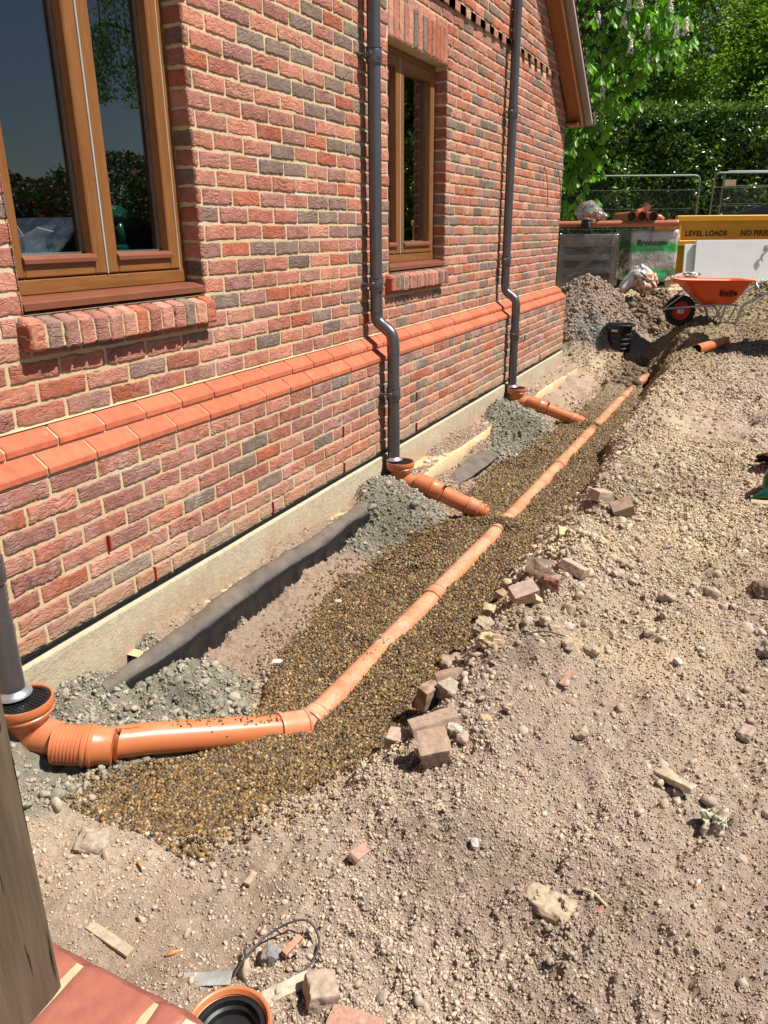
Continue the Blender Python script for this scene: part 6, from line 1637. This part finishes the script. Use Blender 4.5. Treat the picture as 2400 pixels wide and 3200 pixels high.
# horse chestnut with drooping palmate leaves and flower candles
def chestnut():
    bx,by,bz=-3.6,18.3,.6
    t=empty('horse_chestnut_tree',(bx,by,bz),'horse chestnut with big drooping leaves and white flower candles beyond the house corner','tree')
    r_=np.random.default_rng(11); m=MB(); base=np.array((bx,by,bz))
    tp=trunk(m,(0,0,0),(.2,.1,7.0),.24,.07,10,.4,5)
    # branch ends chosen through the space right of the roof
    ends=[]
    for k in range(95):
        v=r_.random(); w=r_.random()
        x=-1.75+2.9*r_.random()**1.35; z=3.7+3.9*r_.random(); y=15.6+2.3*r_.random()
        if z<4.3 and x>-.4: continue
        if x> -1.0+ (z-3.6)*.75+.3: continue
        ends.append((x,y,z))
    for k in range(34):
        ends.append((-1.95+.80*r_.random()**1.4,14.9+1.4*r_.random(),2.35+1.6*r_.random()))
    for k in range(60):
        a=r_.uniform(0,6.28); q=r_.uniform(1.0,2.6); ends.append((bx+q*math.cos(a)-.3,by+q*math.sin(a)+.5,3.0+5.2*r_.random()))
    CAND=[(-1.2, 15.6, 4.2), (-1.07, 15.6, 4.79), (-0.56, 15.6, 5.0), (-0.39, 15.6, 5.01), (0.12, 15.6, 4.89), (0.4, 15.6, 4.54), (0.24, 15.6, 4.51), (-0.17, 15.6, 4.06), (-0.22, 15.6, 4.52), (-0.48, 15.6, 4.32), (-0.63, 15.6, 4.74), (-0.9, 15.6, 3.66), (-1.42, 15.6, 4.64), (-1.01, 15.6, 3.24), (-1.15, 15.6, 2.26), (-1.17, 15.6, 3.97), (-0.83, 15.6, 3.42), (-1.38, 15.6, 3.1), (-1.01, 15.6, 3.01), (-0.75, 15.6, 2.71), (-1.23, 15.6, 2.73), (-1.32, 15.6, 2.4), (-1.1, 15.6, 2.17)]
    ends+=[(a,b,c-.12) for a,b,c in CAND]
    LV=[];pts=[];dirs=[]
    for i,e in enumerate(ends):
        q=np.array(tp[min(9,3+int(r_.random()*6))]); e_=np.array(e)-base
        mid=(q+e_)/2+np.array((0,0,.35)); m.tube(bez([tuple(q),tuple(mid),tuple(e_)],5),[.032-.0024*k for k in range(11)],6)
        for k in range(6):
            pts.append(np.array(e)+r_.normal(0,.17,3)-np.array((0,0,.05)))
    m.build('trunk',M['bark'],t,True)
    V=[];F=[];C=[];n=0
    for p in pts:
        ax=np.array((r_.normal(0,.25),r_.normal(0,.25),-1.0)); ax/=np.linalg.norm(ax)
        u=np.cross(ax,(1,.3,0));u/=np.linalg.norm(u);w=np.cross(ax,u); br=r_.uniform(.7,1.35); ph=r_.uniform(0,6.28)
        col=np.array((.14,.30,.035))*br
        spread=r_.uniform(.35,.75)
        for k in range(6):
            a=ph+k*math.pi*2/6.6; rad=u*math.cos(a)+w*math.sin(a); d=ax*math.cos(spread)+rad*math.sin(spread); d/=np.linalg.norm(d)
            s=np.cross(d,ax); s/=np.linalg.norm(s)+1e-9; L=.205*r_.uniform(.75,1.15); W=L*.21; o_=np.cross(s,d)
            q=[p,p+d*L*.35+s*W*.55-o_*.0,p+d*L*.68+s*W,p+d*L+ax*.01,p+d*L*.68-s*W,p+d*L*.35-s*W*.55,p+d*L*.6+o_*W*.35]
            V+=q; F+=[(n,n+1,n+6),(n+1,n+2,n+6),(n+2,n+3,n+6),(n+3,n+4,n+6),(n+4,n+5,n+6),(n+5,n,n+6)]; C+=[col*r_.uniform(.9,1.1)]*7; n+=7
    mk('crown',np.array(V)-base,np.array(F),M['chestnut_leaf'],t,False,np.array(C))
    fl=CAND[:14]+[(-2.6,16.9,5.2),(-3.3,15.9,4.6),(-4.4,16.2,5.5),(-3.0,16.5,6.6)]
    for (x,y,z) in fl:
        P=[];nf=60
        for k in range(nf):
            h=r_.random(); rr=.050*(1-h*.8); a=r_.uniform(0,6.28); P.append((x+rr*math.cos(a),y+rr*math.sin(a),z-.08+h*.24))
        P=np.array(P); V,F,C=scatter(P-base,np.full(nf,.019),np.tile((.75,.68,.55),(nf,1)),1,VAR,.3); mk('flower_candle',V,F,M['candle'],t,False,C)
chestnut()
# ---- things on the inner window board
def inside():
    z=1.2955
    t=empty('cordless_drill',(-.42,2.715,z),'dark green cordless drill standing on the inner window board','drill')
    m=MB(); m.box(-.03,.03,-.055,.055,0,.045,0,.010); m.build('battery',M['dark_green'],t)
    m=MB(); m.tube([(0,.0,.045),(0,-.012,.135)],.021,16); m.build('handle',M['dark_green'],t,True)
    m=MB(); m.tube([(0,-.10,.165),(0,-.06,.168),(0,.0,.170),(0,.065,.168)],[.022,.032,.036,.030],20); m.build('motor_body',M['dark_green'],t,True)
    m=MB(); m.tube([(0,-.015,.115),(0,-.03,.118)],.010,8); m.build('trigger',M['barrow_orange'],t,True)
    t=empty('paper_box',(-.46,2.235,z),'open white card box on the inner window board','box')
    m=MB(); m.box(-.05,.05,-.045,.055,0,.085,0,.002); m.build('carton',M['white_board'],t)
    for a,b,c,d,nm in (((.05,-.045,.085),(.11,-.03,.115),(.11,.045,.10),(.05,.055,.085),'flap'),((-.05,-.045,.085),(-.06,-.08,.15),(.03,-.075,.165),(.05,-.045,.085),'flap'),((-.05,.055,.085),(.05,.055,.085),(.06,.11,.125),(-.04,.105,.12),'flap')):
        o=mk(nm,np.array([a,b,c,d]),[(0,1,2,3)],M['white_board'],t); md=o.modifiers.new('s','SOLIDIFY');md.thickness=.002
inside()
# ---- what the windows mirror: drive with a van, a car, flowering shrubs and a birch
def vehicle(name,label,cat,x,y,rz,L,W,prof,body,gl,wheels,wr):
    t=empty(name,(x,y,hz(x,y)-.02),label,cat); t.rotation_euler=(0,0,R(rz)); t.scale=(1,1,1.16)
    m=MB(); n=len(prof)
    rows=[]
    for s,ins in ((-1,.16),(-1,.03),(-1,0),(1,0),(1,.03),(1,.16)):
        for (px,pz) in prof:
            k=ins if pz>.9 else ins*.4
            rows.append((px*(1-.01*(ins>.1)),s*(W/2-k-(.10*max(pz-1.0,0))),pz+(.0 if ins<.1 else -.0)))
    F=[]
    for r in range(5):
        for i in range(n): F.append((r*n+i,r*n+(i+1)%n,(r+1)*n+(i+1)%n,(r+1)*n+i))
    F.append(tuple(range(n)));F.append(tuple(range(6*n-1,5*n-1,-1)))
    m.add(rows,F); m.build('body',body,t,auto=30)
    for (a,b,c,d) in gl:
        for s in (-1,1):
            P=[(px,s*(W/2+.006-.10*max(pz-1.0,0)),pz) for px,pz in (a,b,c,d)]
            o=mk('side_window',np.array(P),[(0,1,2,3)],M['ink_glass'],t)
            md=o.modifiers.new('s','SOLIDIFY');md.thickness=.008
    for px in wheels:
        for s in (-1,1):
            w=MB(); w.lathe((px,s*(W/2-.10),wr),[(wr*.6,-.09),(wr*.96,-.10),(wr,-.06),(wr,.06),(wr*.96,.10),(wr*.6,.09)],28,0,(0,1,0)); o=w.build('wheel',M['rubber'],t,True)
            w=MB(); w.lathe((px,s*(W/2-.10),wr),[(0,-.095),(wr*.6,-.085),(wr*.62,.085),(0,.095)],20,0,(0,1,0)); w.build('hubcap',M['galv'],o,True)
M['ink_glass']=simple('dark_vehicle_glass',(.01,.012,.015),.08)
M['van_paint']=simple('silver_van_paint',(.42,.45,.50),.3,.3); M['car_paint']=simple('dark_blue_paint',(.10,.14,.20),.25,.3)
vehicle('parked_van','silver van parked on the drive opposite the large window','van',7.2,6.6,97,4.6,1.85,[(-2.3,.35),(2.3,.35),(2.35,.75),(2.2,1.0),(1.5,1.15),(.85,1.85),(.6,1.93),(-2.15,1.93),(-2.3,1.7)],M['van_paint'],[((.1,1.15),(1.25,1.15),(.75,1.72),(.1,1.75)),((-.9,1.15),(-.05,1.15),(-.05,1.75),(-.9,1.75)),((-2.0,1.15),(-1.05,1.15),(-1.05,1.75),(-2.0,1.75))],(-1.45,1.45),.33)
vehicle('parked_car','dark blue car parked near the house opposite the large window','car',5.3,7.6,80,4.2,1.75,[(-2.1,.3),(2.1,.3),(2.1,.65),(1.9,.82),(1.0,.95),(.45,1.40),(.2,1.45),(-.9,1.45),(-1.7,1.0),(-2.05,.9)],M['car_paint'],[((-.1,.97),(.85,.97),(.42,1.33),(-.1,1.36)),((-1.2,.98),(-.18,.97),(-.18,1.36),(-.85,1.36))],(-1.3,1.35),.31)
def shrubs():
    for i,(x,y,r,h,pk) in enumerate(((13.0,8.5,2.2,2.2,.22),(13.5,12.5,2.4,2.3,.25),(12.8,16.5,2.5,2.5,.12),(14,4.0,2.6,2.3,.2),(12.5,20.5,2.6,3.0,.05),(11,24.5,2.8,3.6,.02),(14.5,0,2.6,2.3,.1))):
        zb=hz(x,y); t=empty('rhododendron',(x,y,zb),('pink flowering' if pk>.1 else 'green')+' shrub across the drive, number %d from the near end is '%(i)+'beside it' ,'shrub','shrubs across the drive')
        t['label']=['dense shrub with pink flowers standing behind the parked van','dense shrub with purple pink flowers beyond the parked van','shrub with few flowers further along the drive','pink flowering shrub before the van','large plain green shrub far along the drive','tallest plain green shrub at the far end of the drive','flowering shrub at the near end of the drive'][i]
        n=15000; v=rng.normal(size=(n,3)); v/=np.linalg.norm(v,axis=1)[:,None]; q=1+.18*fbm(v[:,0]*3+i,v[:,1]*3,v[:,2]*3,601,3)-.25*rng.random(n)**2
        P=v*q[:,None]*np.array((r,r,h*.55)); P[:,2]+=h*.5; P=P[P[:,2]>0]
        c=np.array((.035,.075,.02))*rng.uniform(.5,1.5,len(P))[:,None]; k=rng.random(len(P))<pk; c[k]=np.array((.26,.06,.20))
        V,F,C=leaves(0,P,.13,c,.55,.2); mk('foliage',V,F,M['tree_leaf'],t,False,C)
        m=MB(); 
        for a in range(5): m.tube(bez([(0,0,0),(.3*math.cos(a*1.3),.3*math.sin(a*1.3),h*.3),(r*.6*math.cos(a*1.3),r*.6*math.sin(a*1.3),h*.7)],4),[.07-.006*k for k in range(9)],6)
        m.build('stems',M['bark'],t,True)
shrubs()
def birch():
    bx,by=9.7,15.7; bz=hz(bx,by); t=empty('birch_tree',(bx,by,bz),'weeping birch across the drive with hanging twigs','tree'); r_=np.random.default_rng(21); m=MB()
    tp=trunk(m,(0,0,0),(.3,.2,9),.16,.04,10,.5,9); P=[]
    for k in range(30):
        q=tp[5+k%6]; a=r_.uniform(-2.1,-1.05); L=r_.uniform(1.0,2.6); e=(q[0]+L*math.cos(a),q[1]+L*math.sin(a),q[2]+.3); d=min(r_.uniform(1.2,3.4),e[2]-3.5)
        m.tube(bez([q,e,(e[0]+.2*math.cos(a),e[1]+.2*math.sin(a),e[2]-d)],6),[.02-.0014*i for i in range(13)],5)
        n=520; s=r_.random(n); P.append(np.stack([e[0]+.2*math.cos(a)*s+r_.normal(0,.12,n),e[1]+.2*math.sin(a)*s+r_.normal(0,.12,n),e[2]-d*s],-1))
    m.build('trunk',M['bark'],t,True); P=np.concatenate(P); c=np.array((.16,.25,.05))*r_.uniform(.6,1.4,len(P))[:,None]
    V,F,C=leaves(0,P,.06,c,.7,-.6); mk('crown',V,F,M['tree_leaf'],t,False,C)
birch()
# ---- timber hoarding added out of view on the right, only to shade the bank
def shade_board():
    x,y=2.74,9.72; z=hz(x,y); t=empty('added_shade_board',(x,y,z),'added unseen plywood sheet on posts, casting shade on the gravel bank','shade_board'); t.rotation_euler=(0,0,R(80))
    m=MB(); m.box(0,.78,-.01,.01,.05,2.25,0,.002); m.build('plywood',M['crate'],t)
    for xx in (.05,.73): m=MB(); m.box(xx-.04,xx+.04,-.09,-.012,-.3,2.3,0,.004); m.build('post',M['crate'],t)
shade_board()
